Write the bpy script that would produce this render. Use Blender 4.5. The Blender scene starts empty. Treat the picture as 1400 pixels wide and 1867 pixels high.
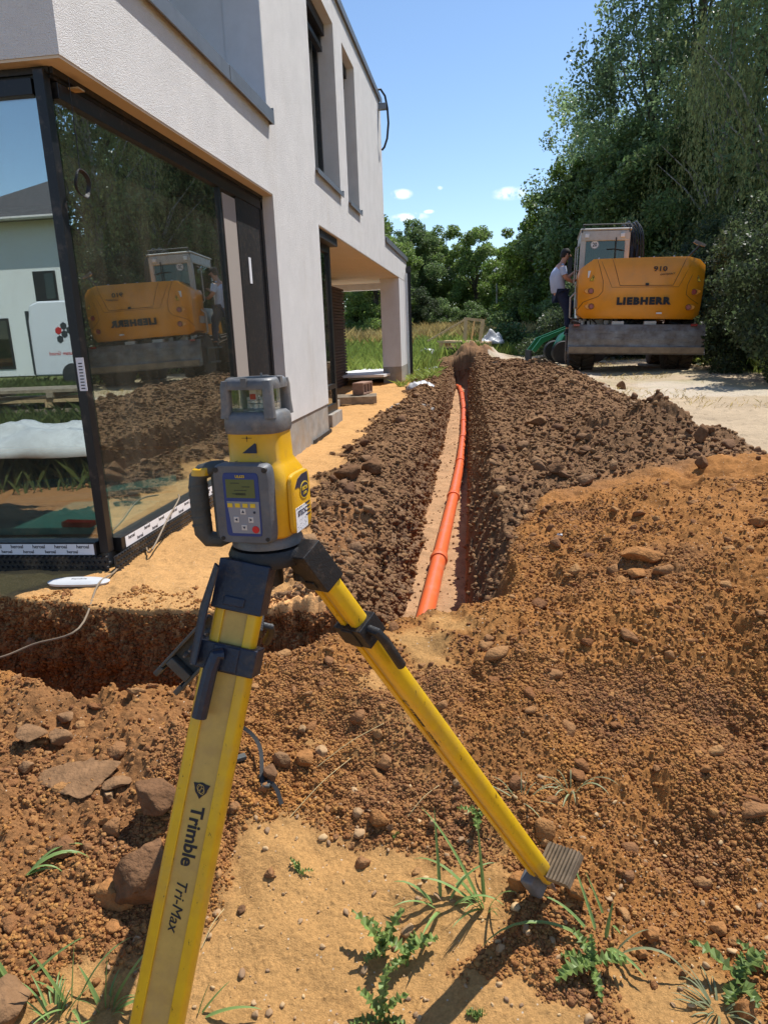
import bpy, bmesh, math, random
import numpy as np
from mathutils import Vector, Matrix
PI=math.pi; R=math.radians
S=bpy.context.scene; COL=S.collection
random.seed(7)
# ---------------------------------------------------------------- camera
FPX=1294.0
Yd=Vector((172,333,-FPX)).normalized()
Zd=-Vector((200,-5131,-FPX)).normalized(); Zd=(Zd-Yd*Zd.dot(Yd)).normalized()
Xd=Yd.cross(Zd)
RW=Matrix((Xd,Yd,Zd))                      # world = RW @ camera-space
cam=bpy.data.objects.new('camera',bpy.data.cameras.new('camera')); COL.objects.link(cam)
cam.matrix_world=RW.to_4x4()
cam.data.sensor_fit='VERTICAL'; cam.data.sensor_height=24.0; cam.data.lens=FPX/1867*24.0
cam.data.clip_start=0.05; cam.data.clip_end=2000
S.camera=cam
# ---------------------------------------------------------------- light
SUN_AZ=R(38); SUN_EL=R(60)                 # azimuth from +Y towards +X
sl=bpy.data.lights.new('sun','SUN'); sl.energy=5.0; sl.angle=R(0.5); sl.color=(1,0.965,0.91)
so=bpy.data.objects.new('sun',sl); COL.objects.link(so)
sd=Vector((math.cos(SUN_EL)*math.sin(SUN_AZ),math.cos(SUN_EL)*math.cos(SUN_AZ),math.sin(SUN_EL)))
so.rotation_euler=sd.to_track_quat('Z','Y').to_euler(); so.location=(8,8,20)
W=bpy.data.worlds.new('World'); S.world=W; W.use_nodes=True
nt=W.node_tree; bg=nt.nodes['Background']
sky=nt.nodes.new('ShaderNodeTexSky'); sky.sky_type='NISHITA'; sky.sun_disc=False
sky.sun_elevation=SUN_EL; sky.sun_rotation=SUN_AZ; sky.altitude=0; sky.air_density=1.0; sky.dust_density=0.0; sky.ozone_density=3.5
bg.inputs['Strength'].default_value=0.14
def wcloud():
    N=nt.nodes.new; L=nt.links.new
    tc=N('ShaderNodeTexCoord'); acc=None
    # small fair-weather clouds: direction, half width, half height
    for (dx,dy,dz,w,h) in CLOUDS:
        sub=N('ShaderNodeVectorMath'); sub.operation='SUBTRACT'; sub.inputs[1].default_value=(dx,dy,dz); L(tc.outputs['Generated'],sub.inputs[0])
        sc=N('ShaderNodeVectorMath'); sc.operation='MULTIPLY'; sc.inputs[1].default_value=(1/w,1/w,1/h); L(sub.outputs[0],sc.inputs[0])
        ln=N('ShaderNodeVectorMath'); ln.operation='LENGTH'; L(sc.outputs[0],ln.inputs[0])
        m=N('ShaderNodeMath'); m.operation='SUBTRACT'; m.use_clamp=True; m.inputs[0].default_value=1; L(ln.outputs['Value'],m.inputs[1])
        if acc is None: acc=m.outputs[0]
        else:
            a=N('ShaderNodeMath'); a.operation='ADD'; L(acc,a.inputs[0]); L(m.outputs[0],a.inputs[1]); acc=a.outputs[0]
    ns=N('ShaderNodeTexNoise'); ns.inputs['Scale'].default_value=70; ns.inputs['Detail'].default_value=6; L(tc.outputs['Generated'],ns.inputs['Vector'])
    mp=N('ShaderNodeMapRange'); mp.inputs[1].default_value=0.40; mp.inputs[2].default_value=0.62; L(ns.outputs['Fac'],mp.inputs[0])
    mu=N('ShaderNodeMath'); mu.operation='MULTIPLY'; L(acc,mu.inputs[0]); L(mp.outputs[0],mu.inputs[1])
    m2=N('ShaderNodeMath'); m2.operation='MULTIPLY'; m2.use_clamp=True; m2.inputs[1].default_value=1.6; L(mu.outputs[0],m2.inputs[0])
    mix=N('ShaderNodeMix'); mix.data_type='RGBA'; L(m2.outputs[0],mix.inputs[0]); L(sky.outputs[0],mix.inputs[6]); mix.inputs[7].default_value=(8.5,8.8,9.2,1)
    L(mix.outputs[2],bg.inputs[0])
def dirpx(px,py):
    v=RW@Vector(((px-700)/FPX,(933.5-py)/FPX,-1)); return v.normalized()
CLOUDS=[]
for px,py,w,h in ((928,353,.024,.009),(732,354,.016,.007),(745,396,.028,.006),(798,343,.007,.003),(782,386,.008,.003)):
    d=dirpx(px,py); CLOUDS.append((d.x,d.y,d.z,w,h))
wcloud()
S.view_settings.view_transform='Standard'; S.view_settings.look='None'; S.view_settings.exposure=0.26; S.view_settings.gamma=1
S.render.engine='CYCLES'
try:
    S.cycles.max_bounces=7; S.cycles.transparent_max_bounces=12; S.cycles.caustics_reflective=False; S.cycles.caustics_refractive=False
except Exception: pass
# ---------------------------------------------------------------- materials
def mat(name,col,rough=0.6,metal=0.0,var=0.0,vscale=8.0,bump=0.0,bscale=60.0,col2=None,spec=0.5,coat=0.0,bdetail=4,vcoord='Object',isl=0.0,transl=0.0):
    m=bpy.data.materials.new(name); m.use_nodes=True; t=m.node_tree; N=t.nodes.new; L=t.links.new
    b=t.nodes['Principled BSDF']; b.inputs['Roughness'].default_value=rough; b.inputs['Metallic'].default_value=metal
    b.inputs['Specular IOR Level'].default_value=spec
    if coat: b.inputs['Coat Weight'].default_value=coat; b.inputs['Coat Roughness'].default_value=0.15
    b.inputs['Base Color'].default_value=(*col,1)
    tc=N('ShaderNodeTexCoord')
    if var>0 or col2:
        n=N('ShaderNodeTexNoise'); n.inputs['Scale'].default_value=vscale; n.inputs['Detail'].default_value=6; n.inputs['Roughness'].default_value=.65
        L(tc.outputs[vcoord],n.inputs['Vector'])
        mr=N('ShaderNodeMapRange'); mr.inputs[1].default_value=.35; mr.inputs[2].default_value=.65; L(n.outputs['Fac'],mr.inputs[0])
        mx=N('ShaderNodeMix'); mx.data_type='RGBA'; L(mr.outputs[0],mx.inputs[0])
        c2=col2 or tuple(c*(1-var) for c in col); c1=col if col2 else tuple(min(1,c*(1+var*.6)) for c in col)
        mx.inputs[6].default_value=(*c1,1); mx.inputs[7].default_value=(*c2,1)
        out=mx.outputs[2]
        L(out,b.inputs['Base Color'])
    if isl:
        g=N('ShaderNodeNewGeometry'); hs=N('ShaderNodeHueSaturation')
        mr2=N('ShaderNodeMapRange'); mr2.inputs[3].default_value=1-isl; mr2.inputs[4].default_value=1+isl; L(g.outputs['Random Per Island'],mr2.inputs[0])
        L(mr2.outputs[0],hs.inputs['Value'])
        mr3=N('ShaderNodeMapRange'); mr3.inputs[3].default_value=.5-isl*.025; mr3.inputs[4].default_value=.5+isl*.025; L(g.outputs['Random Per Island'],mr3.inputs[0]); L(mr3.outputs[0],hs.inputs['Hue'])
        if var>0 or col2: L(out,hs.inputs['Color'])
        else: hs.inputs['Color'].default_value=(*col,1)
        L(hs.outputs[0],b.inputs['Base Color'])
        if transl:
            tb=N('ShaderNodeBsdfTranslucent'); ms=N('ShaderNodeMixShader'); ms.inputs[0].default_value=transl
            L(hs.outputs[0],tb.inputs[0]); L(b.outputs[0],ms.inputs[1]); L(tb.outputs[0],ms.inputs[2]); L(ms.outputs[0],t.nodes['Material Output'].inputs[0])
    if bump:
        n=N('ShaderNodeTexNoise'); n.inputs['Scale'].default_value=bscale; n.inputs['Detail'].default_value=bdetail; L(tc.outputs[vcoord],n.inputs['Vector'])
        bm=N('ShaderNodeBump'); bm.inputs['Strength'].default_value=bump; bm.inputs['Distance'].default_value=.01; L(n.outputs['Fac'],bm.inputs['Height']); L(bm.outputs[0],b.inputs['Normal'])
    return m
def glass(name,refl=0.35,tint=(.75,.85,.8),rough=0.0,ior=1.5,dust=.09):
    m=bpy.data.materials.new(name); m.use_nodes=True; t=m.node_tree; N=t.nodes.new; L=t.links.new
    t.nodes.remove(t.nodes['Principled BSDF'])
    g=N('ShaderNodeBsdfGlossy'); g.inputs['Roughness'].default_value=rough; g.inputs['Color'].default_value=(.95,1,.98,1)
    tr=N('ShaderNodeBsdfTransparent'); tr.inputs[0].default_value=(*tint,1)
    fr=N('ShaderNodeFresnel'); gb=N('ShaderNodeNewGeometry'); mi=N('ShaderNodeMapRange'); mi.inputs[3].default_value=ior; mi.inputs[4].default_value=1/ior; L(gb.outputs['Backfacing'],mi.inputs[0]); L(mi.outputs[0],fr.inputs[0])
    mr=N('ShaderNodeMapRange'); mr.inputs[1].default_value=0; mr.inputs[2].default_value=1; mr.inputs[3].default_value=refl; mr.inputs[4].default_value=1; L(fr.outputs[0],mr.inputs[0])
    mx=N('ShaderNodeMixShader'); L(mr.outputs[0],mx.inputs[0]); L(tr.outputs[0],mx.inputs[1]); L(g.outputs[0],mx.inputs[2]); 
    df=N('ShaderNodeBsdfDiffuse'); df.inputs[0].default_value=(.5,.42,.32,1); tc=N('ShaderNodeTexCoord'); mp=N('ShaderNodeMapping'); mp.inputs['Scale'].default_value=(1,1,.35); L(tc.outputs['Object'],mp.inputs[0])
    nz=N('ShaderNodeTexNoise'); nz.inputs['Scale'].default_value=3.5; nz.inputs['Detail'].default_value=9; nz.inputs['Roughness'].default_value=.72; L(mp.outputs[0],nz.inputs['Vector'])
    m3=N('ShaderNodeMapRange'); m3.inputs[1].default_value=.45; m3.inputs[2].default_value=.8; m3.inputs[3].default_value=dust*.25; m3.inputs[4].default_value=dust; L(nz.outputs['Fac'],m3.inputs[0])
    m4=N('ShaderNodeMixShader'); L(m3.outputs[0],m4.inputs[0]); L(mx.outputs[0],m4.inputs[1]); L(df.outputs[0],m4.inputs[2]); L(m4.outputs[0],t.nodes['Material Output'].inputs[0])
    return m
def render_mat(name,col,scale,strength,dist=0.006):
    m=mat(name,col,.9,var=.06,vscale=3,spec=.2); t=m.node_tree; N=t.nodes.new; L=t.links.new
    tc=N('ShaderNodeTexCoord'); v=N('ShaderNodeTexVoronoi'); v.feature='SMOOTH_F1'; v.inputs['Scale'].default_value=scale; L(tc.outputs['Object'],v.inputs['Vector'])
    n=N('ShaderNodeTexNoise'); n.inputs['Scale'].default_value=scale*1.3; n.inputs['Detail'].default_value=3; L(tc.outputs['Object'],n.inputs['Vector'])
    a=N('ShaderNodeMath'); a.operation='SUBTRACT'; L(n.outputs['Fac'],a.inputs[0]); L(v.outputs['Distance'],a.inputs[1])
    b=N('ShaderNodeBump'); b.inputs['Strength'].default_value=strength; b.inputs['Distance'].default_value=dist; L(a.outputs[0],b.inputs['Height'])
    L(b.outputs[0],t.nodes['Principled BSDF'].inputs['Normal']); return m
M={}
M['plaster']=render_mat('plaster',(.82,.795,.77),230,.9,.006)
M['plaster_smooth']=mat('plaster_smooth',(.74,.72,.71),.9,var=.05,vscale=2,spec=.2,bump=.25,bscale=150)
M['soffit']=mat('soffit',(.68,.56,.42),.9,var=.05,vscale=3,spec=.2,bump=.2,bscale=200)
M['plinth']=mat('plinth',(.36,.34,.31),.9,var=.22,vscale=5,bump=.3,bscale=80,spec=.2)
M['frame']=mat('frame',(.010,.011,.013),.4,metal=.1,var=.1)
M['reveal']=mat('reveal',(.09,.082,.08),.6)
M['flash']=mat('flash',(.23,.25,.28),.45,metal=.55,var=.1)
M['anthracite']=mat('anthracite',(.03,.033,.037),.45,metal=.3)
M['glass']=glass('glass',.34,(.82,.93,.90))
M['darkglass']=glass('darkglass',.2,(.3,.36,.36))
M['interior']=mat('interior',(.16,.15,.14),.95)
M['screed']=mat('screed',(.38,.33,.26),.9,var=.25,vscale=3)
M['teal']=mat('teal',(.17,.42,.38),.8,var=.12,vscale=5)
M['white']=mat('white',(.78,.79,.8),.7,var=.05)
M['whiteplast']=mat('whiteplast',(.55,.56,.57),.4,var=.12,vscale=6,bump=.5,bscale=9)
M['paper']=mat('paper',(.78,.78,.8),.6)
M['ink']=mat('ink',(.01,.012,.02),.6)
M['black']=mat('black',(.012,.012,.013),.5,bump=.15,bscale=300)
M['darkblue']=mat('darkblue',(.013,.02,.04),.42,bump=.15,bscale=200,var=.3,vscale=30)
M['dimple']=mat('dimple',(.02,.02,.021),.45)
M['brownlath']=mat('brownlath',(.10,.06,.045),.8,var=.3,vscale=6)
M['newwood']=mat('newwood',(.74,.54,.30),.7,var=.12,vscale=10)
M['wood']=mat('wood',(.52,.36,.19),.75,var=.25,vscale=14)
M['woodgrey']=mat('woodgrey',(.30,.24,.17),.85,var=.35,vscale=9)
M['yellow']=mat('yellow',(.76,.42,.005),.38,var=.10,vscale=12,bump=.06,bscale=400,col2=(.66,.35,.015),coat=.15)
M['legyellow']=mat('legyellow',(.80,.50,.008),.38,var=.1,vscale=25,col2=(.72,.42,.012),coat=.1)
M['legpanel']=mat('legpanel',(.62,.42,.10),.5,vscale=35,col2=(.52,.34,.08))
M['grey']=mat('grey',(.115,.125,.14),.5,var=.18,vscale=25,bump=.1,bscale=300)
M['greyhead']=mat('greyhead',(.15,.152,.155),.45,var=.35,vscale=18,bump=.1,bscale=250)
M['greydark']=mat('greydark',(.07,.075,.07),.6,var=.2,vscale=20,bump=.15,bscale=200)
M['blue']=mat('blue',(.025,.05,.20),.45)
M['lcd']=mat('lcd',(.13,.15,.06),.25)
M['lcdink']=mat('lcdink',(.035,.045,.02),.5)
M['keypad']=mat('keypad',(.26,.27,.30),.5)
M['keyyellow']=mat('keyyellow',(.75,.52,.03),.5)
M['keyred']=mat('keyred',(.6,.02,.02),.5)
M['keywhite']=mat('keywhite',(.6,.58,.55),.5)
M['navy']=mat('navy',(.015,.025,.06),.4)
M['prism']=mat('prism',(.75,.76,.78),.2)
M['red']=mat('red',(.55,.02,.02),.35)
M['redlight']=mat('redlight',(.30,.01,.01),.25,coat=.5)
M['metal']=mat('metal',(.5,.5,.52),.35,metal=.9,var=.1)
M['clearglass']=glass('clearglass',.05,(.985,.99,.985),dust=.02)
M['orangepaint']=mat('orangepaint',(.86,.31,.010),.35,var=.06,vscale=2.5,coat=.3)
M['orangeseam']=mat('orangeseam',(.25,.10,.01),.6)
M['bladesteel']=mat('bladesteel',(.34,.31,.28),.45,metal=.35,vscale=3,col2=(.13,.085,.06),bump=.2,bscale=30)
M['bladelip']=mat('bladelip',(.34,.24,.15),.7,var=.3,vscale=5)
M['tyre']=mat('tyre',(.085,.06,.042),.9,var=.4,vscale=9)
M['rubber']=mat('rubber',(.03,.03,.03),.8,var=.2)
M['cabgrey']=mat('cabgrey',(.50,.48,.45),.45,var=.05)
M['cabdark']=mat('cabdark',(.03,.035,.04),.5)
M['cabglass']=glass('cabglass',.02,(.22,.34,.38),dust=.03)
M['seat']=mat('seat',(.2,.42,.5),.8)
M['hose']=mat('hose',(.02,.02,.02),.4)
M['warn']=mat('warn',(.8,.5,.01),.5)
M['pipe']=mat('pipe',(.85,.155,.045),.32,var=.06,vscale=3)
M['green']=mat('green',(.01,.17,.06),.4,var=.1)
M['skin']=mat('skin',(.50,.26,.17),.55)
M['shirt']=mat('shirt',(.50,.58,.75),.85,var=.08,vscale=6,bump=.5,bscale=14)
M['jeans']=mat('jeans',(.02,.035,.085),.85,var=.2,vscale=10)
M['hair']=mat('hair',(.012,.009,.007),.7)
M['roof']=mat('roof',(.075,.07,.072),.7,var=.3,vscale=6,bump=.6,bscale=6)
M['neighbour']=mat('neighbour',(.74,.74,.73),.9)
M['vanwhite']=mat('vanwhite',(.78,.79,.82),.3,coat=.4)
M['brick']=mat('brick',(.34,.20,.14),.9,var=.2)
M['lamp']=mat('lamp',(.30,.32,.31),.6)
M['lampglass']=mat('lampglass',(.55,.55,.5),.3)
M['cable']=mat('cable',(.23,.17,.11),.6)
M['bark']=mat('bark',(.10,.08,.06),.95,var=.4,vscale=12)
M['birchbark']=mat('birchbark',(.50,.48,.44),.8,col2=(.08,.07,.06),vscale=7)
M['clod']=mat('clod',(.19,.10,.05),.95,var=.3,vscale=18,bump=1.0,bscale=70,bdetail=8,spec=.1)
M['clodgrey']=mat('clodgrey',(.26,.145,.072),.95,var=.25,vscale=18,bump=1.0,bscale=60,bdetail=8,spec=.1)
M['clodorange']=mat('clodorange',(.37,.17,.06),.95,var=.25,vscale=20,bump=1.0,bscale=80,bdetail=8,spec=.1)
M['stone']=mat('stone',(.42,.26,.13),.8,var=.3,vscale=25,bump=.5,bscale=60,spec=.2)
M['stonewhite']=mat('stonewhite',(.7,.66,.6),.7,var=.1)
def leafmat(n,c,isl=.45,tr=.5,rough=.5): return mat(n,c,rough,isl=isl,transl=tr,var=.25,vscale=.8,spec=.4)
M['leaf_poplar']=leafmat('leaf_poplar',(.24,.33,.15),rough=.42)
M['leaf_birch']=leafmat('leaf_birch',(.30,.32,.12))
M['leaf_oak']=leafmat('leaf_oak',(.20,.28,.07))
M['leaf_dark']=leafmat('leaf_dark',(.16,.23,.08))
M['leaf_light']=leafmat('leaf_light',(.17,.25,.05))
M['leaf_blue']=leafmat('leaf_blue',(.16,.22,.10),rough=.38)
M['blade_green']=leafmat('blade_green',(.32,.40,.09),isl=.3,tr=.35)
M['blade_tan']=leafmat('blade_tan',(.55,.42,.17),isl=.35,tr=.3)
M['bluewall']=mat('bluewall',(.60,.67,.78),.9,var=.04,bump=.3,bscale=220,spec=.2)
M['leaf_shrub']=leafmat('leaf_shrub',(.075,.105,.045))
M['lawn']=leafmat('lawn',(.14,.17,.05),isl=.3)
M['weed']=leafmat('weed',(.24,.36,.11),isl=.18,tr=.3)
M['thistle']=leafmat('thistle',(.20,.28,.07),isl=.3,tr=.25)
M['wilted']=leafmat('wilted',(.30,.33,.17),isl=.2,tr=.3)
M['straw']=mat('straw',(.50,.38,.18),.8)
M["pedal"]=mat("pedal",(.20,.145,.09),.8,var=.4,vscale=30)
M['innerblind']=mat('innerblind',(.36,.31,.27),.8)
M['debris']=mat('debris',(.33,.30,.27),.9,var=.4,vscale=9)
def grime(key,col,scale,lo,hi,amt,stretch=(1,1,1),rough=.85):
    """dust, mud or wear of its own shape on a surface"""
    m=M[key]; t=m.node_tree; N=t.nodes.new; L=t.links.new; b=t.nodes['Principled BSDF']
    tc=N('ShaderNodeTexCoord'); mp=N('ShaderNodeMapping'); mp.inputs['Scale'].default_value=stretch; L(tc.outputs['Object'],mp.inputs[0])
    n=N('ShaderNodeTexNoise'); n.inputs['Scale'].default_value=scale; n.inputs['Detail'].default_value=8; n.inputs['Roughness'].default_value=.7; L(mp.outputs[0],n.inputs['Vector'])
    mr=N('ShaderNodeMapRange'); mr.inputs[1].default_value=lo; mr.inputs[2].default_value=hi; mr.inputs[4].default_value=amt; L(n.outputs['Fac'],mr.inputs[0])
    mx=N('ShaderNodeMix'); mx.data_type='RGBA'; L(mr.outputs[0],mx.inputs[0]); mx.inputs[7].default_value=(*col,1)
    bc=b.inputs['Base Color']
    if bc.is_linked: L(bc.links[0].from_socket,mx.inputs[6])
    else: mx.inputs[6].default_value=bc.default_value
    L(mx.outputs[2],bc)
grime('legyellow',(.05,.03,.01),140,.62,.68,.85,(1,1,.35)); grime('legyellow',(.38,.24,.12),9,.5,.75,.45)
grime('legpanel',(.08,.05,.02),190,.66,.70,.7); grime('legpanel',(.38,.26,.14),7,.5,.7,.45)
grime('yellow',(.30,.20,.10),45,.56,.75,.4)
for k in ('black','darkblue','greydark','grey'): grime(k,(.28,.19,.12),30,.52,.75,.30)
grime('greyhead',(.36,.28,.20),40,.5,.7,.4); grime('greyhead',(.05,.05,.05),120,.62,.68,.5)
grime('orangepaint',(.42,.22,.08),2.6,.52,.75,.35); grime('orangepaint',(.20,.10,.03),60,.66,.70,.5)
grime('bladesteel',(.26,.18,.12),3,.45,.65,.7,(1,1,2)); grime('bladesteel',(.06,.05,.045),9,.55,.65,.6,(.3,1,3))
grime('pipe',(.42,.26,.15),6,.52,.72,.55)
grime('plaster',(.55,.47,.38),1.1,.56,.75,.35,(1,1,.4)); grime('plaster_smooth',(.50,.42,.34),1.5,.52,.72,.3,(1,1,.4))
grime('plinth',(.42,.30,.18),3,.45,.65,.5); grime('frame',(.16,.12,.09),12,.55,.75,.5); grime('dimple',(.25,.17,.10),7,.5,.7,.5); grime('cabgrey',(.28,.21,.15),6,.5,.7,.45)
# ---------------------------------------------------------------- object helpers
class MB:
    """collects shapes and links them as ONE mesh"""
    def __init__(s): s.v=[]; s.f=[]; s.mi=[]; s.m=0
    def add(s,v,f):
        o=len(s.v); s.v+= [tuple(p) for p in v]; s.f+=[tuple(i+o for i in q) for q in f]; s.mi+=[s.m]*len(f); return s
    def box(s,x0,x1,y0,y1,z0,z1,T=None):
        v=[Vector((x,y,z)) for x in (x0,x1) for y in (y0,y1) for z in (z0,z1)]
        if T: v=[T@p for p in v]
        return s.add(v,[(0,1,3,2),(4,6,7,5),(0,4,5,1),(2,3,7,6),(0,2,6,4),(1,5,7,3)])
    def prism(s,poly,axis,a,b,T=None):
        n=len(poly)
        def mk(p,w): return Vector({'x':(w,p[0],p[1]),'y':(p[0],w,p[1]),'z':(p[0],p[1],w)}[axis])
        v=[mk(p,a) for p in poly]+[mk(p,b) for p in poly]
        if T: v=[T@p for p in v]
        return s.add(v,[tuple(range(n))[::-1],tuple(range(n,2*n))]+[(i,(i+1)%n,n+(i+1)%n,n+i) for i in range(n)])
    def cyl(s,p,q,r,r2=None,n=14,caps=True):
        p=Vector(p);q=Vector(q); r2=r if r2 is None else r2
        d=(q-p).normalized(); a=d.orthogonal().normalized(); b=d.cross(a)
        v=[p+(a*math.cos(t)+b*math.sin(t))*r for t in [2*PI*i/n for i in range(n)]]+[q+(a*math.cos(t)+b*math.sin(t))*r2 for t in [2*PI*i/n for i in range(n)]]
        f=[(i,(i+1)%n,n+(i+1)%n,n+i) for i in range(n)]
        if caps: f+=[tuple(range(n))[::-1],tuple(range(n,2*n))]
        return s.add(v,f)
    def tube(s,pts,r,n=8,flat=None):
        pts=[Vector(p) for p in pts]; rs=r if isinstance(r,(list,tuple)) else [r]*len(pts)
        v=[];f=[]; up=None
        for i,p in enumerate(pts):
            d=(pts[min(i+1,len(pts)-1)]-pts[max(i-1,0)]).normalized()
            if up is None: up=d.orthogonal().normalized()
            up=(up-d*up.dot(d)).normalized(); b=d.cross(up)
            for k in range(n):
                t=2*PI*k/n; v.append(p+(up*math.cos(t)*(flat or 1)+b*math.sin(t))*rs[i])
        for i in range(len(pts)-1):
            for k in range(n): f.append((i*n+k,i*n+(k+1)%n,(i+1)*n+(k+1)%n,(i+1)*n+k))
        f.append(tuple(range(n))[::-1]); f.append(tuple(range((len(pts)-1)*n,len(pts)*n)))
        return s.add(v,f)
    def lathe(s,prof,c=(0,0,0),n=28):
        v=[];f=[]
        for r,z in prof:
            for k in range(n): v.append((c[0]+r*math.cos(2*PI*k/n),c[1]+r*math.sin(2*PI*k/n),c[2]+z))
        for i in range(len(prof)-1):
            for k in range(n): f.append((i*n+k,i*n+(k+1)%n,(i+1)*n+(k+1)%n,(i+1)*n+k))
        f.append(tuple(range(n))[::-1]); f.append(tuple(range((len(prof)-1)*n,len(prof)*n)))
        return s.add(v,f)
    def loft(s,rings,n=40,caps=True):
        """rings: (z,cx,cy,hx,hy,exp)"""
        v=[];f=[]
        for z,cx,cy,hx,hy,e in rings:
            for k in range(n):
                t=2*PI*k/n; c,sn=math.cos(t),math.sin(t)
                v.append((cx+hx*math.copysign(abs(c)**(2/e),c),cy+hy*math.copysign(abs(sn)**(2/e),sn),z))
        for i in range(len(rings)-1):
            for k in range(n): f.append((i*n+k,i*n+(k+1)%n,(i+1)*n+(k+1)%n,(i+1)*n+k))
        if caps: f.append(tuple(range(n))[::-1]); f.append(tuple(range((len(rings)-1)*n,len(rings)*n)))
        return s.add(v,f)
    def build(s,name,m,parent=None,bevel=0,smooth=False,T=None,seg=2,angle=35):
        me=bpy.data.meshes.new(name)
        vs=[T@Vector(p) for p in s.v] if T else s.v
        me.from_pydata(vs,[],s.f)
        bm=bmesh.new(); bm.from_mesh(me); bmesh.ops.recalc_face_normals(bm,faces=bm.faces); bm.to_mesh(me); bm.free()
        for k in (m if isinstance(m,(list,tuple)) else [m]): me.materials.append(M[k] if isinstance(k,str) else k)
        if any(s.mi): me.polygons.foreach_set('material_index',s.mi)
        o=bpy.data.objects.new(name,me); COL.objects.link(o)
        if parent: o.parent=parent
        if bevel:
            b=o.modifiers.new('b','BEVEL'); b.width=bevel; b.segments=seg; b.limit_method='ANGLE'; b.angle_limit=R(35)
        if smooth or bevel:
            me.polygons.foreach_set('use_smooth',[True]*len(me.polygons))
            if hasattr(me,'set_sharp_from_angle') and not bevel: me.set_sharp_from_angle(angle=R(angle))
            if bevel: b.harden_normals=False; w=o.modifiers.new('w','WEIGHTED_NORMAL'); w.keep_sharp=True
        return o
def tag(o,label=None,cat=None,group=None,kind=None):
    if label: o['label']=label
    if cat: o['category']=cat
    if group: o['group']=group
    if kind: o['kind']=kind
    return o
def thing(name,label,cat,loc=(0,0,0),rot=(0,0,0),group=None):
    o=bpy.data.objects.new(name,None); COL.objects.link(o); o.empty_display_size=.1
    o.location=loc; o.rotation_euler=rot; return tag(o,label,cat,group)
def lettering(txt,size,T,m,parent,name='lettering',bold=0.0,shear=0.0,extrude=.0004,align='CENTER',sx=1.0,sp=1.0):
    c=bpy.data.curves.new(name,'FONT'); c.body=txt; c.size=size; c.align_x=align; c.align_y='CENTER'; c.extrude=extrude; c.offset=bold; c.shear=shear; c.resolution_u=3; c.space_character=sp
    t=bpy.data.objects.new(name,c); COL.objects.link(t)
    dg=bpy.context.evaluated_depsgraph_get(); me=bpy.data.meshes.new_from_object(t.evaluated_get(dg))
    bpy.data.objects.remove(t); bpy.data.curves.remove(c)
    me.transform(T@Matrix.Diagonal((sx,1,1,1))); me.materials.clear(); me.materials.append(M[m])
    o=bpy.data.objects.new(name,me); COL.objects.link(o); o.parent=parent; return o
def frameT(o,x,y):
    """matrix with origin o, x axis x, y axis y"""
    x=Vector(x).normalized(); y=Vector(y); z=x.cross(y).normalized(); y=z.cross(x)
    m=Matrix.Identity(4)
    for i in range(3): m[i][0]=x[i]; m[i][1]=y[i]; m[i][2]=z[i]; m[i][3]=o[i]
    return m
def npmesh(name,verts,faces_flat,nper,mats,parent=None,smooth=False):
    me=bpy.data.meshes.new(name); nv=len(verts); nf=len(faces_flat)//nper
    me.vertices.add(nv); me.vertices.foreach_set('co',np.ascontiguousarray(verts,dtype=np.float32).ravel())
    me.loops.add(nf*nper); me.loops.foreach_set('vertex_index',np.ascontiguousarray(faces_flat,dtype=np.int32))
    me.polygons.add(nf); me.polygons.foreach_set('loop_start',np.arange(0,nf*nper,nper,dtype=np.int32))
    if smooth: me.polygons.foreach_set('use_smooth',np.ones(nf,dtype=bool))
    me.update(calc_edges=True); 
    for k in mats: me.materials.append(M[k] if isinstance(k,str) else k)
    return me
def linkmesh(me,name,parent=None):
    o=bpy.data.objects.new(name,me); COL.objects.link(o)
    if parent: o.parent=parent
    return o
# ================================================================ TERRAIN
def h32(ix,iy,s):
    a=(ix.astype(np.int64)*374761393+iy.astype(np.int64)*668265263+s*362437)&0xffffffff
    a=((a^(a>>13))*1274126177)&0xffffffff; a=((a^(a>>16))*2246822519)&0xffffffff
    return ((a^(a>>15))&0xffffff)/16777216.0
def vn(x,y,s):
    ix=np.floor(x);iy=np.floor(y);fx=x-ix;fy=y-iy;fx=fx*fx*fx*(fx*(fx*6-15)+10);fy=fy*fy*fy*(fy*(fy*6-15)+10)
    a=h32(ix,iy,s);b=h32(ix+1,iy,s);c=h32(ix,iy+1,s);d=h32(ix+1,iy+1,s)
    return (a+(b-a)*fx)*(1-fy)+(c+(d-c)*fx)*fy
def fbm(x,y,s,oct=4,g=.5):
    t=0;a=1;n=0
    for i in range(oct):
        c,sn=math.cos(i*1.1),math.sin(i*1.1)
        t=t+a*(vn((x*c-y*sn)*2**i+i*17,(x*sn+y*c)*2**i-i*9,s+i)-.5); n+=a; a*=g
    return t/n*2
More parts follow.
